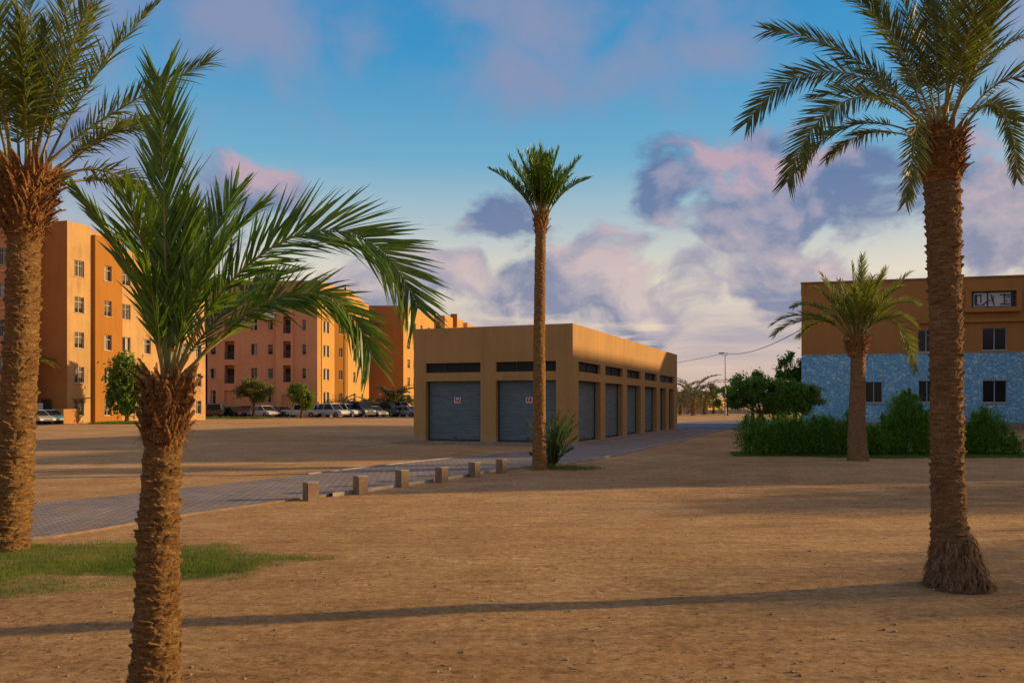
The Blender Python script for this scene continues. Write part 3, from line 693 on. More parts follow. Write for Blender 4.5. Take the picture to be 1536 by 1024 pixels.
def blue_building():
    A = Vector((19.8, 57.0)); B = Vector((33.2, 53.6)); d = (B - A).normalized(); n = Vector((d.y, -d.x)); L = 25.0
    t = thing('stone_clad_building', 'two storey building with brown upper walls above blue crazy stone cladding, behind the hedge', 'building', (*A, 0))
    U = lambda px: ucoord(px, A, B)
    E = A + d * L; H = 9.9; zs = 5.02; Bk = A * 1.24 + Vector((.9, 0))
    def op(pa, pb, z0, z1): return (U(pa), U(pb), z0, z1, 'plain')
    lowo = [(U(1298), U(1324), 1.75, 3.15, 'plain'), (U(1378), U(1404), 1.78, 3.2, 'plain'), (U(1474), U(1511), 1.75, 3.2, 'plain')] + [(U(1474) + k, U(1511) + k, 1.75, 3.2, 'plain') for k in (4.5, 8.5)]
    upo = [(U(1377), U(1403), 5.1, 6.55, 'plain'), (U(1474), U(1511), 5.15, 6.6, 'plain')] + [(U(1474) + k, U(1511) + k, 5.15, 6.6, 'plain') for k in (4.5, 8.5)]
    face(t, A, E, 0, zs, [o for o in lowo if o[1] < L], M['stone'], fm=M['bluframe'], cap=0, label='blue stone clad lower wall')
    A2 = A - n * .06; E2 = E - n * .06
    face(t, A2, E2, zs, H, [o for o in upo if o[1] < L], M['wallB'], fm=M['bluframe'], cap=.3, label='brown plastered upper wall')
    face(t, Bk, A, 0, zs, [], M['stone'], cap=0); face(t, Bk, A2, zs, H, [], M['wallB']); face(t, E, E - n * 14, 0, H, [], M['wallB']); face(t, E - n * 14, Bk, 0, H, [], M['wallB'])
    roofpart(t, [A2, E2, E - n * 14, Bk], H - .5)
    D3 = Vector((*d, 0)); N3 = Vector((*n, 0)); Pt = lambda u, z, o=0: Vector((*(A + d * u + n * o), z))
    mb = MB(); mb.obox(Pt(-.04, zs - .03, .003), D3 * (L + .04), N3 * .05 * 1, (0, 0, .028)); mb.build('stone_capping', M['bluframe'], t)
    mb = MB(); mb.obox(Pt(-.05, H + .002, -.30), D3 * (L + .1), N3 * .36, (0, 0, .07)); mb.build('coping', M['kerb'], t)
    u0 = U(1377); mb = MB(); mb.obox(Pt(u0, 6.98, -.058), D3 * (L - u0), N3 * .22, (0, 0, .16)); mb.obox(Pt(u0, 7.142, -.058), D3 * (L - u0), N3 * .12, (0, 0, .10)); mb.build('cornice', M['wallB'], t)
    mb = MB(); mb.obox(Pt(-.02, -.1, .0035), D3 * L, N3 * .06, (0, 0, .55)); mb.build('base_course', M['concrete'], t)
    # boxed sign
    g = thing('framed_sign', 'boxed out grey panel sign with dark letters high on the brown wall', 'sign', tuple(Pt(U(1490), 8.3, 0)))
    ua, ub = U(1446), U(1530); za, zb = 7.62, 9.12
    mb = MB(); dp = .34; fw = .28
    mb.obox(Pt(ua, za, -.058), D3 * (ub - ua), N3 * (dp + .058), (0, 0, fw)); mb.obox(Pt(ua, zb - fw * .6, -.058), D3 * (ub - ua), N3 * (dp + .058), (0, 0, fw * .6))
    mb.obox(Pt(ua, za + fw, -.058), D3 * .36, N3 * (dp + .056), (0, 0, zb - za - fw * 1.6)); mb.obox(Pt(ub - .28, za + fw, -.058), D3 * .28, N3 * (dp + .056), (0, 0, zb - za - fw * 1.6))
    mb.build('surround', M['wallB'], g)
    pa, pb = ua + .36, ub - .28; p0, p1 = za + fw, zb - fw * .6
    mb = MB(); mb.obox(Pt(pa, p0, .06), D3 * (pb - pa), N3 * .02, (0, 0, p1 - p0)); mb.build('backing', M['darkframe'], g)
    mb = MB(); mb.obox(Pt(pa + .18, p0 + .07, .082), D3 * (pb - pa - .50), N3 * .03, (0, 0, p1 - p0 - .16)); mb.build('panel', nmat('grey panel', (.42, .46, .48), (.52, .56, .57), 2, .6, 0, 1, (1, 1, 9)), g)
    mb = MB(); mb.obox(Pt(pb - .34, p0 + .03, .084), D3 * .04, N3 * .04, (0, 0, p1 - p0 - .06)); mb.obox(Pt(pa + .18, p1 - .13, .113), D3 * (pb - pa - .54), N3 * .012, (0, 0, .03)); mb.obox(Pt(pa + 1.7, p0 + .10, .113), D3 * (pb - pa - 2.06), N3 * .012, (0, 0, .025)); mb.build('trim', M['bluframe'], g)
    lm = MB(); hh = p1 - p0
    def bar(u, z, w, h):
        u *= .80; lm.obox(Pt(pa + u, p0 + z * hh, .1125 + .0004 * len(lm.f)), D3 * w, N3 * .02, (0, 0, h * hh))
    bar(.28, .2, .16, .62); bar(.44, .72, .3, .08); bar(.72, .3, .06, .46); bar(.36, .13, .50, .06)      # D
    for q in range(5): bar(.86 + q * .07, .16 + q * .045, .075, .06)
    bar(1.18, .08, .085, .86)                                                                  # upright of the A
    for q in range(8): bar(1.46 + q * .03, .72 - q * .085, .055, .10)
    bar(1.62, .3, .04, .45); bar(1.30, .42, .2, .04)
    bar(2.42, .2, .075, .62); bar(2.16, .17, .55, .06); bar(2.1, .74, .72, .05)                # T / I
    bar(2.58, .62, .12, .04); bar(2.56, .38, .14, .05); bar(2.75, .56, .04, .12)
    lm.build('lettering', M['darkframe'], g)
blue_building()

def offstage():
    # neighbours to the right of the frame; they cast the long evening shadows
    r = Vector((.369, .929)); n = Vector((r.y, -r.x)); A = Vector((33.0, 25.6)) ; 
    P0 = Vector((38.6, 39.5)) - r * 8.5; P1 = Vector((38.6, 39.5)) + r * 19.6
    t = thing('row_house', 'tan neighbouring block just right of the stone clad building', 'building', (*P0, 0))
    def blk(t, p0, p1, w, H):
        n = Vector((.982, .191))
        p2 = p1 + n * w; p3 = p0 + n * w; L = (p1 - p0).length
        ops = [(u, u + 1.3, z, z + 1.4, 'shadew') for u in np.arange(1.2, L - 2, 3.4) for z in np.arange(1.2, H - 2.2, 3.3)]
        face(t, p1, p0, 0, H, ops, M['wallB']); face(t, p0, p3, 0, H, [], M['wallB']); face(t, p3, p2, 0, H, [], M['wallB']); face(t, p2, p1, 0, H, [], M['wallB'])
        roofpart(t, [p0, p3, p2, p1], H - .05)
    blk(t, P0, P1, 10, 12.25)
    t2 = thing('row_house', 'low ochre neighbouring house off to the right', 'building', (28, 20, 0))
    blk(t2, Vector((28.4, 21.0)), Vector((32.2, 30.8)), 9, 7.4)
offstage()

# ---------------------------------------------------------------- palms
def bez(P, t):
    a, b, c, d = P; s = 1 - t
    return a * (s ** 3) + b * (3 * s * s * t) + c * (3 * s * t * t) + d * (t ** 3)
def make_frond(parent, P, leaf, width, n, mats, seed, bare=0.16, up=None, vang=26, vjit=20, droop=0.25, rbase=0.014, alpha0=62, alpha1=22, asym=1.0, segs=3, name='frond', taper=0.45):
    rg = np.random.RandomState(seed); P = [np.array(p, dtype=float) for p in P]
    ts = np.linspace(0, 1, 25); C = np.array([bez(P, t) for t in ts])
    seg = np.linalg.norm(np.diff(C, axis=0), axis=1); s = np.concatenate([[0], np.cumsum(seg)]); Ltot = s[-1]
    def ev(q):
        t = np.interp(q * Ltot, s, ts); p = bez(P, t); d = bez(P, min(1, t + .01)) - bez(P, max(0, t - .01)); return p, d / np.linalg.norm(d)
    UP = np.array([0, 0, 1.0]) if up is None else np.array(up, dtype=float); UP /= np.linalg.norm(UP)
    V = []; Fq = []; fm = []
    # rachis: flattened tube
    nr = 14; ns = 6; prevS = None
    for i in range(nr):
        q = i / (nr - 1); p, T = ev(q); S = np.cross(T, UP); S = S / max(1e-6, np.linalg.norm(S)); U = np.cross(S, T)
        r = rbase * (1 - .86 * q) * (1.7 if i == 0 else (1.25 if i == 1 else 1))
        for k in range(ns):
            a = 2 * math.pi * k / ns; V.append(p + (S * math.cos(a) * 1.25 + U * math.sin(a) * .8) * r)
    for i in range(nr - 1):
        for k in range(ns):
            Fq.append((i * ns + k, i * ns + (k + 1) % ns, (i + 1) * ns + (k + 1) % ns, (i + 1) * ns + k)); fm.append(1)
    for i in range(n):
        q = bare + (1 - bare) * (i + .3 * rg.rand()) / n; f = (q - bare) / (1 - bare); p, T = ev(min(q, .999))
        S = np.cross(T, UP); S = S / max(1e-6, np.linalg.norm(S)); U = np.cross(S, T)
        prof = (0.45 + 0.55 * min(1, f / .22)) * (1 - (1 - taper) * max(0, (f - .35) / .65) ** 1.4)
        for side in (-1, 1):
            al = R(alpha0 + (alpha1 - alpha0) * f ** 1.1 + rg.uniform(-7, 7)); be = R(vang + rg.uniform(-vjit, vjit))
            D = T * math.cos(al) + (S * side * math.cos(be) + U * math.sin(be)) * math.sin(al)
            Ln = leaf * prof * rg.uniform(.84, 1.1) * (asym if side < 0 else 1.0)
            w = width * (0.75 + .4 * prof) * rg.uniform(.85, 1.1)
            Wd = T - D * T.dot(D); Wd = Wd / max(1e-6, np.linalg.norm(Wd)); tw = rg.uniform(-.7, .7); Nn = np.cross(D, Wd); Wd = Wd * math.cos(tw) + Nn * math.sin(tw)
            b = len(V); dr = droop * rg.uniform(.4, 1.5)
            ks = [0, .3, .66] if segs == 3 else [0, .5]
            ws = [.55, 1.0, .7] if segs == 3 else [.7, .9]
            for kk, ww in zip(ks, ws):
                pp = p + D * Ln * kk + np.array([0, 0, -1.0]) * dr * Ln * kk * kk; V.append(pp - Wd * w * ww * .5); V.append(pp + Wd * w * ww * .5)
            tip = p + D * Ln + np.array([0, 0, -1.0]) * dr * Ln
            V.append(tip - Wd * w * .04); V.append(tip + Wd * w * .04)
            for kk in range(len(ks)):
                Fq.append((b + 2 * kk, b + 2 * kk + 1, b + 2 * kk + 3, b + 2 * kk + 2)); fm.append(0)
    return mesh_obj(name, np.array(V), np.array(Fq), mats, parent, fm, smooth=False)

def make_trunk(parent, pts, rads, ring=0.075, amp=0.02, cells=8, seed=0, mat=None, nth=84, dz=0.012, wave=0.2):
    """pts: centre line points bottom->top, rads at each"""
    pts = [Vector(p) for p in pts]; L = [0]
    for a, b in zip(pts[:-1], pts[1:]): L.append(L[-1] + (b - a).length)
    nz = max(8, int(L[-1] / dz)); V = np.zeros((nz * nth, 3)); off = seed * 13.7
    for i in range(nz):
        s = L[-1] * i / (nz - 1)
        cx = np.interp(s, L, [p.x for p in pts]); cy = np.interp(s, L, [p.y for p in pts]); cz = np.interp(s, L, [p.z for p in pts]); r0 = np.interp(s, L, rads)
        for k in range(nth):
            th = 2 * math.pi * k / nth; ct, st = math.cos(th), math.sin(th)
            w1 = mnoise.noise(Vector((ct * 1.6 + off, st * 1.6, s * 3.0))); w2 = mnoise.noise(Vector((ct * 4 + off, st * 4, s * 14.0)))
            kk = cells * k / nth + s * 1.3; col = math.floor(kk); fc = kk - col
            ph = s / ring + 0.5 * (col % 2) + 0.30 * abs(2 * fc - 1) ** 2 + wave * 3.6 * w1 + .55 * w2
            fr = ph - math.floor(ph)
            lip = (fr ** 1.4) * (1 - max(0, (fr - .86) / .14) ** 1.0)
            fine = mnoise.noise(Vector((ct * 14 + off, st * 14, s * 60))); fine2 = mnoise.noise(Vector((ct * 30, st * 30 + off, s * 90)))
            edge = .55 + .45 * (1 - abs(2 * fc - 1) ** 3)
            r = r0 * (1 + .05 * w1) + amp * (lip * edge * (1.0 + .7 * w2) * 1.5 - .45) + amp * .34 * fine + amp * .22 * fine2
            V[i * nth + k] = (cx + ct * r, cy + st * r, cz)
    i, k = np.meshgrid(np.arange(nz - 1), np.arange(nth), indexing='ij'); k2 = (k + 1) % nth
    Fq = np.stack([(i * nth + k).ravel(), (i * nth + k2).ravel(), ((i + 1) * nth + k2).ravel(), ((i + 1) * nth + k).ravel()], 1)
    o = mesh_obj('trunk', V, Fq, mat or M['trunk'], parent, smooth=True)
    return o

def make_scars(parent, pts, rads, step, per, prot, seed, mat, zmax=None):
    """overlapping crescent lips left by cut leaves, in staggered rows up the trunk"""
    rg = random.Random(seed); mb = MB(); pts = [Vector(p) for p in pts]; L = [0]
    for a, b in zip(pts[:-1], pts[1:]): L.append(L[-1] + (b - a).length)
    n = int((L[-1] - .1) / step)
    for j in range(n):
        for i in range(per):
            s = .08 + (j + rg.uniform(-.38, .38) + .5 * (i % 2)) * step
            if s > L[-1] or rg.random() < .07: continue
            c = Vector(tuple(float(np.interp(s, L, [p[q] for p in pts])) for q in range(3))); r0 = float(np.interp(s, L, rads)) * .985
            th = 2 * math.pi * (i + .5 * (j % 2) + rg.uniform(-.22, .22)) / per + j * .21; half = math.pi / per * rg.uniform(.95, 1.4); h = step * rg.uniform(.75, 1.35); pr = prot * rg.uniform(.5, 1.5); tl = rg.uniform(-.25, .25) * step
            nc = 9; base = len(mb.v)
            for k in range(nc):
                u = -1 + 2 * k / (nc - 1); a = th + half * u; o = Vector((math.cos(a), math.sin(a), 0)); e = 1 - abs(u) ** 2.4; zz = tl * u - h * .35 * (1 - e) ; jit = rg.uniform(-.12, .12) * h
                for dz_, dr_ in ((-.9 * h, -.004), (-.35 * h, pr * .45 * e), (0 + jit, pr * e * rg.uniform(.8, 1.25)), (.10 * h + jit, pr * .55 * e), (.02 * h, -.006)):
                    mb.v.append(tuple(c + o * (r0 + dr_) + Vector((0, 0, zz + dz_))))
            for k in range(nc - 1):
                for q in range(4): mb.f.append([base + k * 5 + q, base + (k + 1) * 5 + q, base + (k + 1) * 5 + q + 1, base + k * 5 + q + 1]); mb.m.append(0)
    return mb.build('leaf_scars', mat, parent)

def make_boots(parent, c0, c1, r0, r1, rows, per, length, wid, seed, mat=None, flare=0.6, fibre=60):
    """old leaf bases: curled wedges in spiral rows round the head of the trunk"""
    rg = random.Random(seed); mb = MB(); c0 = Vector(c0); c1 = Vector(c1)
    mb.tube([c0 - (c1 - c0) * .1, c0 + (c1 - c0) * .35, c0 + (c1 - c0) * .8, c1 + (c1 - c0) * .12], [r0 * .92, (r0 + r1) / 2 * .93, r1 * .85, r1 * .3], 20)
    for j in range(rows):
        f = (j + .3) / rows
        for i in range(per):
            th = 2 * math.pi * (i + .5 * (j % 2) + rg.uniform(-.25, .25)) / per
            ff = min(1, max(0, f + rg.uniform(-.5, .5) / rows)); c = c0.lerp(c1, ff); r = (r0 + (r1 - r0) * ff) * .93
            o = Vector((math.cos(th), math.sin(th), 0)); sdir = Vector((-o.y, o.x, 0)); p = c + o * r
            L = length * rg.uniform(.6, 1.25); w = wid * rg.uniform(.7, 1.2); th0 = .018 * length / .16; fl = flare * rg.uniform(.2, 1.5); tw = rg.uniform(-.5, .5)
            prev = None; ns = 4
            for q in range(ns + 1):
                g = q / ns; pp = p + Vector((0, 0, 1)) * (L * g * (1 - .25 * fl * g)) + o * (L * fl * (g ** 1.6)) + sdir * (tw * L * g * g * .6)
                ww = w * (1.15 - .75 * g) * (1 if q < ns else rg.uniform(.3, .8)); tk = th0 * (1.2 - g * .7)
                sv = (sdir + o * tw * g).normalized(); nn = (o * 1.0 + Vector((0, 0, -.5 * g))).normalized()
                ring = [pp - sv * ww * .5, pp + nn * tk, pp + sv * ww * .5, pp - nn * tk * .6]
                b = len(mb.v); mb.v += [tuple(x) for x in ring]
                if prev is not None:
                    for k in range(4): mb.f.append([prev + k, prev + (k + 1) % 4, b + (k + 1) % 4, b + k]); mb.m.append(0)
                prev = b
            mb.f.append([prev + k for k in range(4)]); mb.m.append(0)
    for i in range(fibre):
        th = rg.uniform(0, 6.283); f = rg.random(); c = c0.lerp(c1, f); r = (r0 + (r1 - r0) * f); o = Vector((math.cos(th), math.sin(th), 0)); sd_ = Vector((-o.y, o.x, 0))
        p = c + o * r; L = length * rg.uniform(.3, .8); d = (o * rg.uniform(.3, 1) + Vector((0, 0, rg.uniform(-.8, .6))) + sd_ * rg.uniform(-.6, .6)).normalized(); w = length * .035
        a = p; b_ = p + d * L * .5; c_ = p + d * L + Vector((0, 0, -L * .25)); q = sd_ * w
        mb.poly([a - q, a + q, b_ + q * .7, b_ - q * .7]); mb.poly([b_ - q * .7, b_ + q * .7, c_])
    return mb.build('leaf_bases', mat or M['boot'], parent)

def palm_fronds(parent, Y, specs, leaf, width, n, mats, seed, **kw):
    """specs: four bezier points as (px, py, depth offset in m) seen across the crown, at the palm's own distance"""
    for i, s in enumerate(specs):
        opt = dict(kw); sp = s
        if isinstance(s[-1], dict): opt.update(s[-1]); sp = s[:-1]
        P = [at(q[0], q[1], Y) + Vector((0, q[2] if len(q) > 2 else 0, 0)) for q in sp]
        lf = opt.pop('leaf', leaf); nn = opt.pop('n', n); mt = opt.pop('mats', mats)
        make_frond(parent, P, lf, width, nn, mt, seed * 100 + i, **opt)

# foreground palm
def palm_front():
    Y = 4.6; b = onground(229, 1042); t = thing('date_palm', 'young palm nearest the camera with deep green fronds sweeping right', 'palm tree', (b.x, b.y, 0), 'date palms on the sandy ground')
    pts = [(b.x, Y, -.05), (b.x + .02, Y, .25), at(238, 800, Y), at(243, 700, Y), at(248, 610, Y), at(250, 575, Y)]
    make_trunk(t, pts, [.150, .118, .103, .094, .088, .075], .060, .009, 6, 1, M['trunk'], nth=110, dz=.007)
    make_scars(t, pts, [.150, .118, .103, .094, .088, .075], .050, 7, .019, 1, M['trunk'])
    make_boots(t, at(246, 668, Y), at(254, 570, Y), .098, .128, 10, 13, .125, .042, 5, flare=.42, fibre=500)
    f = [M['frond'], M['rachis']]
    sp = [
        [(251, 570, 0), (247, 420, .02), (243, 230, .02), (243, 118, -.03), dict(leaf=.45, n=78, up=(0.05, -1, .1), vang=10, vjit=14, alpha0=30, alpha1=24, droop=.02, asym=.75, taper=.62)],
        [(264, 570, -.02), (352, 345, -.10), (560, 268, -.16), (632, 468, -.16), dict(leaf=.43, n=112, alpha0=46, alpha1=30, up=(-.20, -.80, .60), vang=8, vjit=14, droop=.08, asym=1.0, bare=.2, taper=.50)],
        [(268, 572, .05), (352, 430, .1), (505, 368, .15), (552, 535, .15), dict(leaf=.30, n=76, up=(0, -.7, .7), vang=6, alpha0=50, alpha1=30, droop=.18, bare=.28, taper=.65)],
        [(246, 565, 0), (235, 470, -.05), (190, 360, -.1), (128, 292, -.12), dict(leaf=.23, n=62, alpha0=26, alpha1=15, up=(-.7, -.5, .5), vang=2, droop=.03, bare=.2)],
        [(242, 568, .05), (226, 470, .1), (222, 400, .2), (230, 335, .25), dict(leaf=.19, n=40, alpha0=34, alpha1=18, up=(0, -1, .2), vang=12, droop=.03)],
        [(256, 566, .05), (275, 440, .1), (300, 330, .2), (328, 262, .3), dict(leaf=.40, n=56, alpha0=36, alpha1=20, up=(-.2, -1, .3), vang=14, droop=.03)],
        [(258, 568, -.03), (290, 450, -.12), (345, 370, -.2), (420, 328, -.3), dict(leaf=.33, n=56, alpha0=42, alpha1=22, up=(-.4, -.7, .8), vang=18, droop=.06)],
        [(250, 566, -.04), (258, 470, -.2), (262, 390, -.35), (258, 330, -.55), dict(leaf=.36, n=50, alpha0=38, alpha1=22, up=(0, -.6, 1), vang=14, droop=.05)],
        [(246, 566, .04), (240, 470, .25), (236, 380, .45), (225, 290, .7), dict(leaf=.38, n=50, alpha0=36, alpha1=22, up=(0, -1, .3), vang=14, droop=.04)],
        [(258, 566, .04), (282, 480, .25), (330, 400, .5), (390, 370, .8), dict(leaf=.34, n=50, alpha0=45, alpha1=24, up=(0, -.4, 1), vang=16, droop=.08)],
        [(252, 566, 0), (262, 450, 0), (272, 350, .05), (280, 300, .05), dict(leaf=.34, n=48, alpha0=30, alpha1=18, up=(0, -1, .1), vang=10, droop=.02)],
        [(250, 566, 0), (246, 500, 0), (240, 430, .02), (236, 372, .04), dict(leaf=.3, n=44, alpha0=38, alpha1=20, up=(0.2, -1, .1), vang=10, droop=.02)],
        [(262, 568, .06), (312, 500, .15), (380, 440, .3), (470, 425, .5), dict(leaf=.26, n=50, alpha0=50, alpha1=24, up=(0, .2, 1), vang=18, droop=.15, bare=.25)],
    ]
    palm_fronds(t, Y, sp, .35, .0165, 54, f, 1, rbase=.0105)
palm_front()

def palm_left():
    Y = 9.2; b = onground(15, 824); t = thing('date_palm', 'stout palm cut off by the left edge with a lit shaggy head', 'palm tree', (b.x, b.y, 0), 'date palms on the sandy ground')
    pts = [(b.x, Y, -.05), (b.x + .01, Y, .15), at(22, 700, Y), at(32, 520, Y), at(36, 380, Y), at(38, 330, Y)]
    make_trunk(t, pts, [.21, .185, .178, .163, .155, .165], .085, .014, 8, 2, M['trunk'], nth=110, dz=.010)
    make_scars(t, pts, [.21, .185, .178, .163, .155, .165], .075, 8, .032, 2, M['trunk'])
    make_boots(t, at(37, 355, Y), at(40, 262, Y), .17, .31, 11, 19, .24, .075, 8, flare=.62, fibre=500)
    f = [M['frondL'], M['rachis']]
    sp = [
        [(26, 262, -.1), (24, 160, -.2), (18, 30, -.3), (10, -110, -.5), dict(up=(0.1, -1, .1), alpha0=45, leaf=.50)],
        [(58, 265, -.1), (88, 150, -.25), (150, 50, -.4), (230, -60, -.6), dict(up=(-.3, -1, .3), leaf=.56, n=96, droop=.08, vjit=10, vang=6, taper=.7)],
        [(68, 262, -.1), (120, 200, -.1), (200, 150, 0), (305, 88, .1), dict(up=(-.3, -.8, .5), leaf=.42, n=92, alpha1=32, vang=14, vjit=16, taper=.75)],
        [(66, 262, .1), (110, 195, .3), (190, 130, .5), (222, 210, .7), dict(up=(0, -.6, .7), leaf=.34, droop=.3, taper=.7)],
        [(74, 268, .1), (120, 225, .2), (190, 245, .3), (228, 335, .4), dict(up=(0, -.7, .6), leaf=.33, droop=.25, n=70, taper=.7)],
        [(48, 262, -.1), (62, 190, -.3), (85, 120, -.6), (100, 70, -.9), dict(up=(0, -1, .5), leaf=.4)],
        [(16, 265, 0), (0, 160, 0), (-50, 50, 0), (-120, -20, 0), dict(up=(.6, -.5, .9))],
        [(5, 265, 0), (-40, 180, 0), (-130, 130, 0), (-220, 180, 0), dict(up=(0, .3, 1))],
        [(38, 262, .1), (45, 150, .3), (60, 20, .4), (90, -110, .5), dict(up=(0, -1, .2))],
        [(46, 262, .2), (70, 150, .4), (120, 30, .7), (180, -60, 1.0), dict(up=(-.4, -.6, .8))],
        [(30, 262, .2), (20, 150, .5), (-10, 20, .8), (-40, -100, 1.), dict(up=(.2, -1, .2))],
        [(35, 262, -.15), (40, 180, -.5), (52, 90, -.8), (60, -20, -1.1), dict(up=(0, -.8, .6), leaf=.42)],
        [(20, 262, -.15), (8, 180, -.5), (-12, 90, -.8), (-30, 0, -1.1), dict(up=(0, -.8, .6), leaf=.42)],
        [(60, 262, .2), (85, 200, .6), (120, 130, 1.0), (170, 110, 1.5), dict(up=(0, -.2, 1), leaf=.36)],
        [(72, 272, .2), (110, 240, .5), (150, 240, .8), (190, 290, 1.1), dict(up=(0, .2, 1), leaf=.28, droop=.3)],
        [(40, 262, 0), (44, 190, 0), (50, 110, .1), (62, 30, .1), dict(up=(0.2, -1, .1), leaf=.4)],
        [(10, 268, 0), (-30, 230, .1), (-90, 240, .2), (-130, 330, .3), dict(up=(0, .2, 1), droop=.3)],
        [(54, 262, 0), (72, 180, .1), (96, 100, .15), (128, 0, .2), dict(up=(-.3, -1, .3), leaf=.42)],
        [(22, 262, .1), (10, 190, .2), (-10, 110, .4), (0, 10, .5), dict(up=(-.3, -1, .3), leaf=.42)],
    ]
    palm_fronds(t, Y, sp, .45, .018, 104, f, 2, rbase=.018, bare=.22, vang=24, vjit=42, droop=.15)
palm_left()

def palm_right():
    Y = 7.33; b = onground(1433, 880); t = thing('date_palm', 'tall palm at right with a straw skirted flared foot and drooping fronds', 'palm tree', (b.x, b.y, 0), 'date palms on the sandy ground')
    pts = [(b.x, Y, -.05), (b.x - .005, Y, .12), at(1429, 830, Y), at(1423, 780, Y), at(1421, 690, Y), at(1419, 500, Y), at(1416, 380, Y), at(1413, 260, Y), at(1412, 215, Y)]
    make_trunk(t, pts, [.25, .215, .165, .134, .127, .125, .130, .140, .150], .075, .009, 7, 3, M['trunk2'], nth=110, dz=.010)
    make_scars(t, pts[2:], [.165, .134, .127, .125, .130, .140, .150], .060, 8, .022, 3, M['trunk2'])
    make_boots(t, at(1413, 268, Y), at(1411, 196, Y), .165, .205, 10, 19, .10, .045, 11, mat=M['boot'], flare=.75, fibre=400)
    rg = random.Random(4); mb = MB()
    for i in range(4200):
        th = rg.uniform(0, 6.283); o = Vector((math.cos(th), math.sin(th), 0)); s_ = Vector((-o.y, o.x, 0))
        cl = mnoise.noise(Vector((o.x * 2.2, o.y * 2.2, 3))); top = .44 + .16 * cl + .02 * o.x
        z0 = rg.uniform(.01, top) ** 1.0; ex = lambda z: .132 + (.125 + .05 * cl + .03 * o.x) * max(0, 1 - z / (top + .04)) ** 1.35
        L = rg.uniform(.04, .20); z1 = max(.0, z0 - L * rg.uniform(.5, 1)); clump = .018 * mnoise.noise(Vector((th * 3, z0 * 9, 1)))
        r = ex(z0) + clump; r1 = ex(z1) + clump + rg.uniform(-.01, .035)
        c = Vector((b.x - .045 * z0, Y, 0)); a = c + o * r + Vector((0, 0, z0)); d = c + o * r1 + Vector((0, 0, z1)) + s_ * rg.uniform(-.11, .11); w = s_ * rg.uniform(.002, .006); m_ = (a + d) / 2 + o * rg.uniform(.0, .03)
        mb.poly([a - w, a + w, m_ + w, m_ - w]); mb.poly([m_ - w, m_ + w, d])
    mb.build('root_skirt', M['straw'], t)
    f = [M['frondR'], M['rachis']]; fy = [M['frondY'], M['rachis']]
    sp = [
        [(1392, 195, 0), (1340, 120, 0), (1250, 48, 0), (1152, 46, 0), dict(n=96, up=(.2, -.8, .5), taper=.68, vang=8, leaf=.29)],
        [(1388, 197, -.05), (1310, 105, -.15), (1180, 85, -.25), (1106, 202, -.3), dict(n=100, up=(.1, -.8, .5), taper=.68, vang=6, leaf=.28)],
        [(1386, 200, -.05), (1305, 125, -.2), (1205, 150, -.35), (1158, 292, -.4), dict(n=96, up=(.1, -.8, .5), taper=.68, vang=6, leaf=.27)],
        [(1390, 205, -.1), (1348, 150, -.3), (1345, 220, -.4), (1322, 322, -.45), dict(n=66, leaf=.21, up=(.2, -.8, .4), taper=.6)],
        [(1390, 200, .1), (1330, 145, .3), (1260, 160, .5), (1236, 225, .6), dict(n=70, leaf=.22, up=(.1, -.6, .7), taper=.6)],
        [(1400, 192, 0), (1372, 95, 0), (1335, 25, 0), (1260, -15, 0), dict(n=84)],
        [(1404, 190, .1), (1388, 90, .3), (1360, -10, .4), (1310, -90, .5), dict(up=(.3, -1, .5))],
        [(1408, 190, -.1), (1400, 90, -.3), (1385, -10, -.4), (1370, -120, -.5), dict(up=(0, -1, .3))],
        [(1414, 190, .1), (1416, 90, .3), (1420, -10, .4), (1425, -120, .4), dict(up=(0, -1, .3))],
        [(1419, 192, -.1), (1436, 110, -.2), (1468, 30, -.3), (1500, -60, -.3), dict(up=(-.8, -.3, .5), mats=fy, leaf=.26)],
        [(1424, 192, 0), (1445, 110, 0), (1482, 40, 0), (1530, -40, 0), dict(up=(-.8, -.3, .6), leaf=.26)],
        [(1432, 195, .1), (1465, 110, .2), (1510, 55, .3), (1590, 20, .4), dict()],
        [(1436, 197, 0), (1470, 120, -.1), (1530, 90, -.2), (1590, 190, -.3), dict()],
        [(1436, 200, .1), (1470, 145, .2), (1520, 125, .3), (1570, 160, .4), dict(leaf=.26)],
        [(1436, 200, -.1), (1468, 130, -.25), (1492, 190, -.3), (1489, 284, -.35), dict(leaf=.17, n=64, up=(-.2, -.8, .4), taper=.6)],
        [(1412, 190, .2), (1410, 110, .7), (1400, 40, 1.1), (1380, 0, 1.5), dict(up=(0, -.6, 1))],
        [(1424, 190, .2), (1440, 110, .6), (1455, 50, 1.0), (1470, 10, 1.4), dict(up=(0, -.6, 1))],
        [(1404, 190, -.1), (1395, 130, -.5), (1380, 80, -.9), (1365, 50, -1.2), dict(up=(0, -.2, 1))],
        [(1416, 190, -.1), (1420, 130, -.5), (1422, 70, -.8), (1420, 20, -1.1), dict(up=(0, -.4, 1))],
        [(1398, 195, .1), (1368, 120, .4), (1320, 80, .7), (1270, 90, .9), dict(leaf=.28)],
        [(1406, 190, 0), (1394, 110, .05), (1376, 40, .05), (1345, -40, .05), dict(up=(.5, -1, .5), leaf=.28)],
        [(1418, 190, 0), (1428, 110, .05), (1444, 20, .05), (1462, -80, .05), dict(up=(-.4, -1, .4), leaf=.28)],
        [(1410, 190, 0), (1408, 130, 0), (1404, 60, 0), (1398, -10, .05), dict(up=(0, -1, .2), leaf=.3)],
        [(1428, 196, .2), (1448, 140, .5), (1480, 100, .9), (1525, 90, 1.2), dict(leaf=.28)],
        [(1394, 198, .2), (1362, 160, .5), (1335, 150, .8), (1310, 185, 1.1), dict(leaf=.22, droop=.3)],
    ]
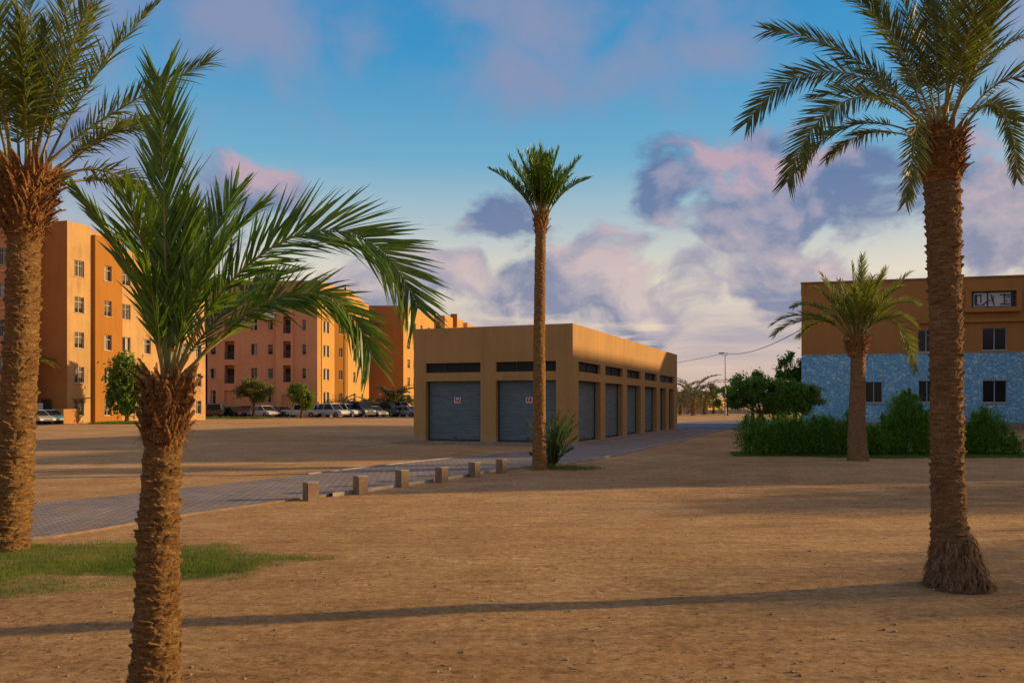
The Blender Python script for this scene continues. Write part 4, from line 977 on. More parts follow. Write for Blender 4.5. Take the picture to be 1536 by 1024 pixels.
    palm_fronds(t, Y, sp, .31, .0135, 78, f, 3, rbase=.0105, bare=.24, vang=16, vjit=18, droop=.10, up=(0, .15, 1), alpha0=58, alpha1=26)
palm_right()

def palm_mid():
    Y = 20.4; b = onground(809, 705); t = thing('date_palm', 'slender straight palm with a small tufted crown in front of the kiosk', 'palm tree', (b.x, b.y, 0), 'date palms on the sandy ground')
    pts = [(b.x, Y, -.05), (b.x, Y, .2), at(809, 640, Y), at(809, 500, Y), at(811, 340, Y), at(812, 325, Y)]
    make_trunk(t, pts, [.215, .175, .155, .138, .125, .12], .085, .016, 9, 4, M['trunk'], nth=56, dz=.02)
    make_boots(t, at(811, 350, Y), at(812, 322, Y), .13, .165, 6, 11, .2, .09, 15, flare=.4, fibre=60)
    tips = [(737, 255, 0, 12), (751, 246, .6, 10), (764, 234, .2, 8), (776, 240, -.7, 6), (798, 229, -.3, 2), (815, 228, .3, 0), (828, 236, -.5, 0), (843, 243, .5, -4), (868, 238, 0, -8), (884, 265, .2, -18), (805, 240, 1.1, 0), (820, 236, 1.2, 0), (785, 236, .9, 0), (808, 235, -.9, 0), (835, 240, -.8, 0), (790, 232, -.2, 2), (806, 230, 0, 0), (860, 250, .8, -6), (822, 230, 0, 0), (855, 262, -.5, -10)]
    sp = []
    for (x, y, dp, s) in tips:
        bx = 812 + (x - 812) * .10; sp.append([(bx, 328, dp * .05), (812 + (x - 812) * .28, 296, dp * .3), (812 + (x - 812) * .62, 262 + (y - 228) * .3, dp * .7), (x, y, dp), dict(up=((812 - x) / 90, -.5, .9))])
    palm_fronds(t, Y, sp, .40, .028, 56, [M['frond'], M['rachis']], 4, rbase=.02, bare=.22, vang=24, vjit=24, droop=.05, alpha0=48, alpha1=26, segs=2)
palm_mid()

def palm_hedge():
    Y = 24.0; b = onground(1285, 690); t = thing('date_palm', 'stout palm with yellow green fronds in front of the blue stone wall', 'palm tree', (b.x, b.y, 0), 'date palms on the sandy ground')
    pts = [(b.x, Y, -.05), (b.x, Y, .2), at(1285, 640, Y), at(1287, 560, Y), at(1287, 525, Y)]
    make_trunk(t, pts, [.31, .28, .235, .195, .20], .07, .018, 11, 5, M['trunk2'], nth=64, dz=.02)
    make_boots(t, at(1286, 532, Y), at(1286, 506, Y), .26, .36, 8, 17, .15, .09, 19, mat=M['boot'], flare=.8, fibre=260)
    tips = [(1160, 503, 0, 1), (1166, 486, .6, 1), (1180, 465, -.6, .8), (1206, 455, .9, .7), (1218, 431, 0, .3), (1236, 408, .3, .1), (1255, 412, 1.0, 0), (1269, 398, -.4, 0), (1294, 383, 0, 0), (1308, 399, .7, 0), (1334, 401, .2, .1), (1360, 411, -.2, .2), (1354, 431, .6, .4), (1374, 490, 0, 1), (1369, 558, -.2, 1.8), (1345, 470, 1.2, .8), (1320, 440, -1.3, .3), (1250, 440, -1.4, .4), (1285, 410, 1.3, 0), (1280, 425, -1.3, 0), (1300, 420, -1.1, 0), (1225, 500, 1.5, 1), (1330, 500, 1.6, 1), (1215, 480, -1.2, .8), (1352, 462, -.9, .8), (1270, 430, .3, 0), (1300, 430, .2, 0)]
    sp = []
    for (x, y, dp, s) in tips:
        dx = x - 1286
        sp.append([(1286 + dx * .08, 508, dp * .05), (1286 + dx * .35, 470 - s * 6 + max(0, y - 450) * .05, dp * .35), (1286 + dx * .78, (508 + (y - 508) * .78) - 6 - s * 24 if s < 1.5 else 462, dp * .75), (x, y, dp), dict(up=(-dx / 160, -.3, 1), n=int(58 + abs(dx) * .1))])
    palm_fronds(t, Y, sp, .46, .025, 62, [M['frondY'], M['rachis']], 5, rbase=.028, bare=.22, vang=24, vjit=20, droop=.12, alpha0=50, alpha1=24, segs=2)
palm_hedge()

def palm_small(px, py, Y, hgt, spread, nf, label, mats, seed, leaf=.3, width=.03, n=26, trunk=0.0, tr=.1, group=None, cat='palm tree', name='date_palm', tips=None, upang=(25, 80), rb=.02):
    b = onground(px, py) if Y is None else Vector(((px - 768) / F * Y, Y, 0))
    t = thing(name, label, cat, (b.x, b.y, 0), group); rg = random.Random(seed)
    if trunk: make_trunk(t, [(b.x, b.y, -.05), (b.x, b.y, trunk)], [tr * 1.2, tr], .12, tr * .12, 8, seed, M['trunk2'], nth=20, dz=.06)
    c = Vector((b.x, b.y, trunk))
    if trunk: make_boots(t, c - Vector((0, 0, .25)), c + Vector((0, 0, .1)), tr, tr * 1.5, 3, 8, tr * 1.2, tr * .7, seed, fibre=20)
    for i in range(nf):
        az = 2.399 * i + rg.uniform(-.3, .3); e = R(upang[0] + (upang[1] - upang[0]) * ((i * .7548 + .13) % 1)); L = spread * rg.uniform(.8, 1.1)
        h = Vector((math.cos(az), math.sin(az), 0)); up = Vector((0, 0, 1))
        p1 = c + (h * math.cos(e) + up * math.sin(e)) * L * .4; p2 = c + (h * math.cos(e * .8) + up * math.sin(e * .8)) * L * .8; p3 = p2 + (h * .9 + up * (math.sin(e) * 1.1 - 1.05)).normalized() * L * (.5 if trunk else .35)
        make_frond(t, [c + h * tr * .5, p1, p2, p3], leaf, width, n, mats, seed * 50 + i, bare=.15, droop=.2, rbase=rb, segs=2, vang=20)
    return t
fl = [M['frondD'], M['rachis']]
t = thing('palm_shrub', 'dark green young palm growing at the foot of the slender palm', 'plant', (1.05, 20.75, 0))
b0 = Vector((1.05, 20.75, 0)); Yp = 20.75
sp = []
for x, y, dp in ((783, 628, .1), (800, 650, .5), (822, 634, -.3), (840, 617, 0), (855, 616, .3), (862, 622, -.3), (868, 636, .1), (866, 655, -.4), (858, 672, -.2), (832, 620, .6), (846, 632, .6), (848, 628, -.6), (860, 645, .6), (795, 680, -.3), (838, 640, 0), (850, 640, 0), (828, 650, .2), (862, 630, .0)):
    dx = x - 827; sp.append([(827 + dx * .05, 703, 0), (827 + dx * .25, 703 - (703 - y) * .45, dp * .3), (827 + dx * .65, 703 - (703 - y) * .85, dp * .7), (x, y, dp), dict(up=(-dx / 50, -.4, .8))])
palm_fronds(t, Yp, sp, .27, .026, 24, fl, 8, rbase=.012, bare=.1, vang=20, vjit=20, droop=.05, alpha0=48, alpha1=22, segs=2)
fg_ = [M['leafG'], M['rachis']]
palm_small(592, 623, 113, 0, 3.1, 34, 'dusty palm in front of the dark orange end wall', fg_, 21, 1.1, .11, 26, 1.7, .28, rb=.05, upang=(15, 88))
for i, (px, Y, h, s) in enumerate(((516, 106, 1.6, 1.7), (532, 107, 1.2, 1.2), (549, 107.5, 1.5, 1.5))):
    palm_small(px, 0, Y, 0, s, 14, ['small palm before the orange bay of the pink block', 'shortest of the small palms along the sunlit yellow wall', 'small palm at the far corner of the sunlit yellow wall'][i], fg_, 30 + i, .6, .08, 14, h, .12, group='small palms behind the parked cars', rb=.03)
for i, (px, Y, h, s) in enumerate(((1040, 128, 2.6, 4.7), (1021, 135, 2.3, 4.2), (1057, 140, 2.0, 3.4))):
    palm_small(px, 0, Y, 0, s, 34, ['bushy grey green palm beyond the kiosk, tallest of its group', 'grey green palm partly behind the far corner of the kiosk', 'smaller grey palm beside the glowing orange house'][i], fg_, 40 + i, 1.0, .11, 20, h, .3, group='palms beyond the end of the path', rb=.05, upang=(-20, 85))
palm_small(49, 0, 70.3, 0, 1.9, 16, 'small palm top showing right of the left palm trunk against the shaded wall', [M['frondY'], M['rachis']], 50, .5, .07, 16, 5.3, .12, rb=.03, upang=(-10, 70))

# ---------------------------------------------------------------- broadleaf trees, hedges
def leafmass(name, blobs, n, size, mat, parent=None, seed=0, shell=0.55, gap=0.0, gscale=1.0, flat=1.0, zmin=None, tri=False):
    """leaf quads scattered through ellipsoid blobs [(x,y,z,rx,ry,rz,weight)], denser near the surface, with noisy gaps"""
    rg = np.random.RandomState(seed); W = np.array([b[6] if len(b) > 6 else b[3] * b[4] * b[5] for b in blobs]); W = W / W.sum(); C = []
    for bi, b in enumerate(blobs):
        k = int(n * W[bi] * (1.5 if gap else 1.0)) + 1; d = rg.normal(size=(k, 3)); d /= np.linalg.norm(d, axis=1)[:, None]
        r = (shell + (1 - shell) * rg.rand(k)) * (1 + .24 * rg.normal(size=k)); r = np.where(rg.rand(k) < .25, rg.rand(k), r)
        p = np.array(b[:3]) + d * r[:, None] * np.array(b[3:6])
        C.append(p)
    C = np.concatenate(C)
    if gap:
        g = np.array([mnoise.noise(Vector(tuple(c * gscale))) for c in C]); C = C[g > (gap - .35)]
    if zmin is not None: C = C[C[:, 2] > zmin]
    k = len(C); a = rg.normal(size=(k, 3)); a /= np.linalg.norm(a, axis=1)[:, None]; q = rg.normal(size=(k, 3)); bvec = np.cross(a, q); bvec /= np.linalg.norm(bvec, axis=1)[:, None]
    s = size * rg.uniform(.55, 1.25, size=(k, 1)); V = np.stack([C - a * s, C + bvec * s * .42, C + a * s, C - bvec * s * .42], 1).reshape(-1, 3)
    Fq = np.arange(4 * k).reshape(k, 4)
    return mesh_obj(name, V, Fq, mat, parent)
def tree(px, Y, label, trunk_h, tr, blobs_px, n, size, mat, seed, limbs=True, gap=.3, gscale=1.2, group=None, shell=.5, trunk_px=None, depth=.8):
    b = Vector(((px - 768) / F * Y, Y, 0)); t = thing('tree', label, 'tree', (b.x, b.y, 0), group); rg = random.Random(seed); k = Y / F
    bl = []
    for (x, y, rx, ry, *rest) in blobs_px:
        c = at(x, y, Y); dy = rest[0] if rest else rg.uniform(-.3, .3) * rx * k; bl.append((c.x, c.y + dy, c.z, rx * k, rx * k * depth, ry * k, rx * ry))
    mb = MB(); top = b + Vector((rg.uniform(-.1, .1), 0, trunk_h))
    mb.tube([b - Vector((0, 0, .1)), b + Vector((tr * .4, 0, trunk_h * .4)), top], [tr * 1.25, tr, tr * .85], 9)
    if limbs:
        for q in bl:
            c = Vector(q[:3]); m_ = top.lerp(c, .5) + Vector((rg.uniform(-.15, .15), rg.uniform(-.15, .15), -.1)) * q[3]
            mb.tube([top - Vector((0, 0, .1)), m_, c], [tr * .55, tr * .35, tr * .12], 6)
            for _ in range(3):
                e = c + Vector((rg.uniform(-.8, .8) * q[3], rg.uniform(-.8, .8) * q[4], rg.uniform(-.2, .9) * q[5])); mb.tube([m_, (m_ + e) / 2 + Vector((0, 0, .05)), e], [tr * .25, tr * .15, tr * .05], 5)
    mb.build('trunk', M['bark'], t, smooth=True)
    leafmass('crown', bl, n, size, mat, t, seed, shell=shell, gap=gap, gscale=gscale)
    return t
tree(190, 72.3, 'bushy green tree beside the ochre bay of the peach block', 2.2, .16, [(190, 560, 24, 26), (205, 585, 20, 26), (175, 585, 17, 22), (196, 606, 22, 18), (186, 540, 12, 12), (168, 604, 8, 10), (215, 600, 12, 16)], 15000, .17, M['leafY'], 1, gap=.2, gscale=1.9)
tree(380, 101.5 - 2.2, 'wide umbrella shaped olive tree behind the white hatchback', 2.4, .16, [(380, 582, 26, 12), (362, 588, 14, 12), (400, 584, 14, 12), (374, 574, 14, 9), (386, 596, 16, 8)], 9000, .14, M['leafO'], 2, gap=.3, gscale=1.6, shell=.2)
tree(452, 99.5, 'small round bright green tree in front of the pink wall, behind the white pickup', 1.8, .14, [(450, 590, 16, 15), (460, 600, 12, 14), (442, 582, 9, 8)], 8000, .15, M['leafY'], 3, gap=.2, gscale=1.6)
tree(1141, 43, 'low spreading dark tree with a short trunk behind the hedge', 1.25, .13, [(1120, 590, 28, 20), (1155, 592, 30, 22), (1190, 595, 28, 20), (1135, 578, 26, 12), (1215, 588, 18, 10), (1225, 602, 14, 5), (1205, 612, 14, 10), (1172, 612, 24, 12), (1105, 602, 14, 12), (1176, 580, 24, 10)], 34000, .075, M['leaf'], 4, gap=.16, gscale=2.4)
tree(1128, 66, 'loose small leaved tree rising behind the low dark tree', 2.2, .14, [(1110, 572, 16, 12), (1132, 566, 20, 13), (1150, 575, 16, 13), (1120, 590, 24, 14)], 5200, .12, M['leaf'], 5, gap=.36, gscale=1.0, shell=.2)
tree(1192, 63, 'taller airy tree at the left corner of the stone clad building', 3.2, .16, [(1178, 548, 16, 13), (1192, 540, 14, 14), (1186, 565, 20, 16), (1202, 556, 14, 22), (1170, 562, 9, 9)], 7000, .12, M['leaf'], 6, gap=.34, gscale=1.0, shell=.2)
tree(1090, 122, 'dark distant tree just left of the lamp pole', 2.4, .2, [(1082, 592, 11, 12), (1092, 585, 9, 12), (1076, 602, 7, 8), (1098, 600, 10, 12)], 3500, .2, M['leaf'], 7, gap=.25, gscale=.5)
tree(1004 + 66, 150, 'thin hazy tree beyond the glowing orange house', 2.5, .2, [(1066, 582, 8, 7), (1060, 590, 7, 7), (1071, 592, 5, 5)], 1500, .22, M['leafG'], 8, gap=.3, gscale=.5)
for i, (x_, y_, h_) in enumerate(((24.5, 8.6, 1.0), (25.4, 12.2, 1.10), (25.2, 18.4, 1.1))):  # unseen trees added to shade the right foreground and fade the trunk shadow
    t_ = thing('tree', ['airy tree at the near right of the lot, out past the tall palm', 'airy tree in the middle of the row right of the tall palm', 'airy tree nearest the ochre neighbouring house on the right'][i], 'tree', (x_, y_, 0), 'trees right of the tall palm')
    mb = MB(); mb.tube([(x_, y_, -.1), (x_ + .1, y_, 1.1), (x_, y_ + .1, 2.6 * h_)], [.16, .13, .08], 8)
    for q in range(7): a_ = q * .9; mb.tube([(x_, y_, 1.5 + .1 * q), (x_ + math.cos(a_) * 1.4, y_ + math.sin(a_) * 1.4, 3.0 + .25 * q)], [.06, .02], 5)
    mb.build('trunk', M['bark'], t_, smooth=True)
    leafmass('crown', [(x_, y_, 3.0 * h_, 2.0, 2.6, 1.9), (x_, y_ + 1.0, 2.2, 1.7, 2.0, 1.3), (x_ + .3, y_ - 1.0, 4.0 * h_, 1.5, 2.0, 1.4)], (5200, 6500, 5200)[i], .14, M['leafO'], t_, 60 + i, shell=.2, gap=.1, gscale=1.5)
tree(1600, 75, 'dark tree beyond the right end of the hedge', 3, .2, [(1600, 570, 40, 40)], 2000, .2, M['leaf'], 9)

def hedge(label, name, pts_blobs, n, size, seed, cat='hedge'):
    bl = [(x, y, z, rx, ry, rz, rx * rz) for x, y, z, rx, ry, rz in pts_blobs]
    c = pts_blobs[0]; t = thing(name, label, cat, (c[0], c[1], 0))
    mb = MB(); rg = random.Random(seed)
    for x, y, z, rx, ry, rz in pts_blobs:
        for _ in range(3):
            p = Vector((x + rg.uniform(-.5, .5) * rx, y + rg.uniform(-.3, .3) * ry, 0)); mb.tube([p, p + Vector((rg.uniform(-.15, .15), 0, z * .6)), p + Vector((rg.uniform(-.3, .3), rg.uniform(-.2, .2), z + rz * .5))], [.025, .018, .006], 5)
    mb.build('stems', M['bark'], t)
    for x, y, z, rx, ry, rz in pts_blobs:      # loose shoots breaking the outline
        for _ in range(4):
            a = rg.uniform(0, 6.283); q = rg.uniform(.2, 1.0); zz = z + rz * math.sqrt(max(0, 1 - q * q * .8)) * rg.uniform(.85, 1.1)
            bl.append((x + math.cos(a) * rx * q, y + math.sin(a) * ry * q, zz, .05, .05, rg.uniform(.08, .2), .05 * .22))
    leafmass('foliage', bl, n, size, M['leafH'], t, seed, shell=.72, gap=0, zmin=.01)
hx = lambda px, Y=26.6: (px - 768) / F * Y
rg = random.Random(12); bl = []
for i in range(17):
    px = 1124 + i * 12.2; h = 1.12 - .30 * max(0, (px - 1225) / 100) * (px < 1260) + .05 * math.sin(i * 1.7) - (.3 if px > 1290 else 0)
    bl.append((hx(px), 26.6 + rg.uniform(-.15, .15), h * .5, .44, .62, h * .56 * rg.uniform(.93, 1.1)))
hedge('long low clipped green hedge left of and behind the yellow green palm', 'hedge', bl, 52000, .036, 3)
bl = [(hx(1360), 26.8, .45, .78, .65, .6), (hx(1361), 26.8, 1.0, .72, .6, .55), (hx(1361), 26.8, 1.45, .55, .5, .5), (hx(1363), 26.8, 1.66, .42, .38, .30), (hx(1338), 26.6, .5, .45, .5, .55), (hx(1388), 26.6, .5, .45, .5, .55), (hx(1341), 26.7, 1.0, .35, .35, .3), (hx(1382), 26.7, 1.15, .35, .35, .35)]
hedge('conical dense shrub between the two right palms', 'shrub', bl, 26000, .036, 4, 'shrub')
bl = [(hx(1410), 27, .4, .5, .5, .5), (hx(1432), 27, .45, .5, .5, .55), (hx(1447), 27, .5, .45, .5, .5)]
hedge('low green shrub seen behind the tall right palm trunk', 'shrub', bl, 8000, .036, 5, 'shrub')
bl = [(hx(1475), 26.7, .55, .62, .55, .7), (hx(1487), 26.7, 1.0, .5, .45, .48), (hx(1500), 26.6, .45, .55, .5, .5), (hx(1462), 26.6, .4, .4, .5, .45), (hx(1516), 26.5, .25, .35, .4, .3), (hx(1470), 26.7, 1.05, .3, .3, .3)]
hedge('rounded shrub with a sloping right side at the right edge', 'shrub', bl, 17000, .036, 6, 'shrub')

# ---------------------------------------------------------------- grass
def grass(name, inside, x0, x1, y0, y1, n, h, w, mat, seed, label, cat='grass'):
    rg = np.random.RandomState(seed); X = rg.uniform(x0, x1, n); Y = rg.uniform(y0, y1, n)
    keep = np.array([inside(x, y) > q for x, y, q in zip(X, Y, rg.rand(n))]); X = X[keep]; Y = Y[keep]; k = len(X)
    a = rg.uniform(0, 6.283, k); H = h * rg.uniform(.4, 1.2, k); lean = rg.uniform(.1, .9, k) * H; b = rg.uniform(0, 6.283, k)
    dx = np.cos(a) * w; dy = np.sin(a) * w; z0 = -.02
    V = np.stack([np.stack([X - dx, Y - dy, np.full(k, z0)], 1), np.stack([X + dx, Y + dy, np.full(k, z0)], 1), np.stack([X + np.cos(b) * lean, Y + np.sin(b) * lean, H], 1)], 1).reshape(-1, 3)
    o = mesh_obj(name, V, np.arange(3 * k).reshape(k, 3), mat); tag(o, kind='stuff'); o['label'] = label; o['category'] = cat
    return o
def patch(x, y):
    # lens-shaped turf patch between the two left palms
    c = -5.0; u = (x + 5.2) / 3.2; v = (y - 8.30 - .12 * (x + 5)) / 1.5
    d = 1 - (u * u + v * v) + .35 * mnoise.noise(Vector((x * 1.3, y * 1.9, 0))) + .25 * mnoise.noise(Vector((x * 4, y * 5, 3)))
    if -4.9 < x < -3.3: d -= .55 * math.exp(-((x + 4.3) / .7) ** 2 - ((y - 7.75) / .16) ** 2)
    return max(0, min(1, d * 1.9)) ** 1.2
grass('turf', patch, -9, -1.6, 6.4, 10.2, 360000, .030, .0026, M['grass'], 1, 'thin green turf patch between the two left palms')
def strip(x, y):
    f = 25.6 + .25 * mnoise.noise(Vector((x * .7, 0, 0))) - (.0 if x < 9 else .8 * min(1, (x - 9) / 2))
    return max(0, min(1, (y - f) * 2.5 + .3 * mnoise.noise(Vector((x * 3, y * 3, 1))))) if x > 6.9 + (y - 26) * .2 else 0
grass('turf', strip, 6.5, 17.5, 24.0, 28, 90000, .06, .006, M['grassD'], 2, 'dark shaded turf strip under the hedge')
def tuft(x, y): return max(0, 1 - ((x - 1.3) / 1.1) ** 2 - ((y - 20.9) / .75) ** 2 + .3 * mnoise.noise(Vector((x * 3, y * 3, 1)))) * .8
grass('dry_grass', tuft, .2, 2.6, 20, 21.8, 9000, .10, .005, M['frondL'], 3, 'low olive weeds round the foot of the slender palm')
def far_s(x, y): return max(0, min(1, .55 + 1.2 * mnoise.noise(Vector((x * .5, y, 1)))))
grass('turf', far_s, -41, -28.5, 95.5, 100.5, 22000, .22, .03, M['grass'], 4, 'rough green verge in front of the dark parked car')
grass('turf', far_s, -35.5, -30, 69.5, 75, 9000, .22, .03, M['grass'], 5, 'scrubby verge below the bushy green tree')

# ---------------------------------------------------------------- bollards
def bollards():
    posn = [(466, 750.5), (540.5, 740), (603, 730), (662.5, 723), (711.5, 714.5), (752, 709.5)]
    names = ['squat concrete bollard nearest the foreground palm, first of the row', 'second concrete bollard from the left beside the path', 'third concrete bollard from the left in the row by the path',
             'fourth bollard from the left, before the first roller shutter', 'fifth bollard from the left, second nearest the slender palm', 'last concrete bollard, nearest the slender palm']
    for i, (px, py) in enumerate(posn):
        g = onground(px, py); t = thing('bollard', names[i], 'bollard', (g.x, g.y, 0), 'concrete bollards along the path')
        w = [.205, .20, .20, .20, .20, .19][i]; h = .315 + .01 * (i % 3); a = R(38 + 3 * i); c = Vector((math.cos(a), math.sin(a), 0)); s = Vector((-c.y, c.x, 0))
        mb = MB(); mb.obox(Vector((g.x, g.y, -.08)) - c * w / 2 - s * w / 2, c * w, s * w, (0, 0, h + .06)); mb.build('post', M['bollard'], t, bevel=.012)
        mb = MB(); mb.obox(Vector((g.x, g.y, h - .0195)) - c * (w / 2 + .003) - s * (w / 2 + .003), c * (w + .006), s * (w + .006), (0, 0, .022)); mb.build('cap', M['kerb'], t, bevel=.006)
bollards()

# ---------------------------------------------------------------- lamp pole, wires, far house
def pole(px, Y, label, H):
    x = (px - 768) / F * Y; t = thing('utility_pole', label, 'pole', (x, Y, 0))
    mb = MB(); mb.tube([(x, Y, -.2), (x, Y, 1.2), (x, Y, 1.25), (x, Y, H)], [.15, .15, .10, .075], 10); mb.build('post', M['pole'], t)
    mb = MB(); mb.tube([(x - .55, Y, H + .02), (x + .25, Y, H + .02)], [.045, .045], 6); mb.tube([(x + .1, Y, H), (x + .32, Y, H + .1), (x + .3, Y, H + .35), (x + .12, Y, H + .4)], [.05, .05, .05, .04], 6); mb.build('bracket', M['pole'], t)
    mb = MB(); mb.box(x - .95, Y - .14, H + .26, x - .15, Y + .14, H + .40); mb.build('lamp_head', M['darkframe'], t, bevel=.03)
    mb = MB(); mb.box(x - .35, Y - .2, 3.2, x - .08, Y + .02, 3.75); mb.build('switch_box', M['darkframe'], t, bevel=.02)
    return Vector((x, Y, H + .3))
pA = pole(1088, 118, 'tall grey lamp pole carrying a cable beyond the kiosk', 8.6)
pB = Vector((9.0, 150, 6.2))
pC = Vector((20.1, 57.3, 6.9))
def wire(a, b, sag, label):
    mb = MB(); pts = []
    for i in range(25):
        f = i / 24; p = a.lerp(b, f); p.z -= sag * 4 * f * (1 - f); pts.append(p)
    mb.tube(pts, [.032] * 25, 5); tag(mb.build('overhead_cable', M['wire'], origin=a), label, 'cable')
wire(pA, pC, .7, 'dark overhead cable from the lamp pole to the stone clad building')
wire(pA, pB, .35, 'dark overhead cable running from the lamp pole down behind the kiosk')
def far_house(px, Y, w, H, rot, label, mat):
    x = (px - 768) / F * Y; t = thing('house', label, 'house', (x, Y, 0)); d = Vector((math.cos(R(rot)), math.sin(R(rot)))); n = Vector((d.y, -d.x)); A = Vector((x, Y))
    L = w; ops = [(u, u + .9, z, z + 1.2, 'shadew') for u in np.arange(.8, L - 1.2, 2.2) for z in np.arange(1, H - 1.6, 3)]
    B = A + d * L; C = B - n * L; D = A - n * L
    face(t, A, B, 0, H, ops, mat); face(t, B, C, 0, H, [], mat); face(t, C, D, 0, H, [], mat); face(t, D, A, 0, H, ops, mat); roofpart(t, [A, B, C, D], H - .4)
far_house(1062, 185, 9, 4.6, 62, 'small glowing orange house beyond the palms', M['wallY'])
far_house(1078, 200, 8, 3.2, 62, 'lowest far orange house beside the lamp pole', M['wallY'])
far_house(1012, 190, 8, 3.4, 62, 'far orange house glimpsed beside the kiosk corner', M['wallO'])
mb = MB(); mb.box(18, 150, -.1, 46, 150.3, .7); tag(mb.build('boundary_wall', M['kerb'], origin=(18, 150, 0)), 'low pale boundary wall at the far end of the sandy ground', 'wall')

# ---------------------------------------------------------------- cars
def car(px, Y, yaw, kind, colr, label, scale=1.0, extra=None):
    x = (px - 768) / F * Y; t = thing('parked_car', label, 'car', (x, Y, 0.03), 'cars parked before the apartment blocks')
    K = {'suv': (4.6, 1.86, 1.78, .98, [(-2.25, .98), (-2.1, 1.62), (-1.9, 1.74), (.35, 1.74), (1.05, 1.02)], 1.05),
         'hatch': (4.0, 1.72, 1.50, .88, [(-1.95, .90), (-1.55, 1.38), (-1.2, 1.48), (.25, 1.48), (1.05, .92)], .92),
         'sedan': (4.5, 1.76, 1.45, .86, [(-1.65, .92), (-1.05, 1.36), (-.75, 1.43), (.30, 1.43), (1.1, .90)], .88),
         'pickup': (5.0, 1.8, 1.72, .95, [(-.75, .96), (-.65, 1.62), (-.45, 1.70), (.55, 1.70), (1.25, .98)], 1.0),
         'van': (4.8, 1.85, 2.0, 1.1, [(-2.35, 1.1), (-2.3, 1.85), (-2.1, 1.98), (.9, 1.98), (1.7, 1.12)], 1.15)}[kind]
    L, Wd, H, belt, gh, hood = K; h = L / 2
    low = [(-h, .42), (-h + .04, belt - .1), (-h + .15, belt), (gh[-1][0], belt + .02), (h - .55, hood - .10), (h - .12, hood - .26), (h, .55), (h - .03, .34), (h - .45, .30), (-h + .4, .30), (-h + .05, .34)]
    a = R(yaw); c, s = math.cos(a), math.sin(a)
    def Wp(p): return (x + (p[0] * c - p[1] * s) * scale, Y + (p[0] * s + p[1] * c) * scale, .03 + p[2] * scale)
    def prism(mb, prof, w0, w1f, mi=0):
        n = len(prof); b = len(mb.v)
        for sgn in (-1, 1):
            for (px_, pz) in prof: mb.v.append(Wp((px_, sgn * w1f(pz) / 2, pz)))
        for i in range(n):
            j = (i + 1) % n; mb.f.append([b + i, b + j, b + n + j, b + n + i]); mb.m.append(mi)
        mb.f.append([b + i for i in range(n)][::-1]); mb.f.append([b + n + i for i in range(n)]); mb.m += [mi, mi]
    P = paint('car paint ' + str(len(bpy.data.materials)), colr)
    mb = MB(); prism(mb, low[::-1], Wd, lambda z: Wd if z > .5 else Wd * .96); body = mb.build('body', P, t, bevel=.05)
    # roof and pillars
    mb = MB(); gx = gh; wr_ = lambda z: Wd * (.94 - .16 * max(0, (z - belt)) / (H - belt))
    roof = [(gx[1][0] + .03, gx[1][1]), gx[2], gx[3], (gx[3][0] + .12, gx[3][1] - .07), (gx[1][0] + .1, gx[1][1] - .03)]
    prism(mb, roof[::-1], Wd, wr_)
    def bar(p, q, r=.035):
        for sg in (-1, 1): mb.tube([Wp((p[0], sg * wr_(p[1]) / 2, p[1])), Wp((q[0], sg * wr_(q[1]) / 2, q[1]))], [r * scale, r * scale], 6)
    bar(gx[0], gx[1]); bar(gx[1], gx[2]); bar(gx[3], gx[4]); mid = (gx[0][0] + gx[4][0]) / 2; bar((mid, belt), (mid, gx[3][1]), .04)
    if kind != 'pickup': bar((mid - 1.0, belt), (mid - .9, gx[3][1]), .045)
    mb.build('roof', P, t)
    mb = MB(); g = [(p[0] * .985 + (.02 if i < 2 else 0), p[1] - .02) for i, p in enumerate(gx)]; prism(mb, g[::-1], Wd, lambda z: wr_(z) - .02); mb.build('windows', M['glass'], t)
    if kind == 'pickup':
        mb = MB(); prism(mb, [(-h + .12, belt + .01), (-.85, belt + .01), (-.85, belt + .015), (-h + .12, belt + .015)], Wd, lambda z: Wd * .8); mb.build('load_bed', M['tyre'], t)
    R_ = .34 if kind in ('suv', 'pickup', 'van') else .31
    for wx in (-h + .85, h - .88):
        for sg in (-1, 1):
            w = MB(); cpt = Vector((wx, sg * (Wd / 2 - .09), R_)); n = 20; b = 0
            for oy, rr in ((-.11, R_ * .93), (-.085, R_), (.085, R_), (.11, R_ * .93), (.11, R_ * .62), (-.11, R_ * .62)):
                for k in range(n): ang = 2 * math.pi * k / n; w.v.append(Wp((cpt.x + math.cos(ang) * rr, cpt.y + oy, cpt.z + math.sin(ang) * rr)))
            for q in range(6):
                for k in range(n): w.f.append([q * n + k, q * n + (k + 1) % n, ((q + 1) % 6) * n + (k + 1) % n, ((q + 1) % 6) * n + k]); w.m.append(0)
            wo = w.build('wheel', M['tyre'], t, origin=Wp(cpt))
            rm = MB(); oy = sg * .10
            hub = Wp((cpt.x, cpt.y + oy, cpt.z)); ring = [Wp((cpt.x + math.cos(2 * math.pi * k / n) * R_ * .62, cpt.y + oy * .8, cpt.z + math.sin(2 * math.pi * k / n) * R_ * .62)) for k in range(n)]
            for k in range(n): rm.poly([hub, ring[k], ring[(k + 1) % n]], 0 if (k // 2) % 2 == 0 else 1)
            rim = rm.build('rim', [M['rim'], M['tyre']], wo)
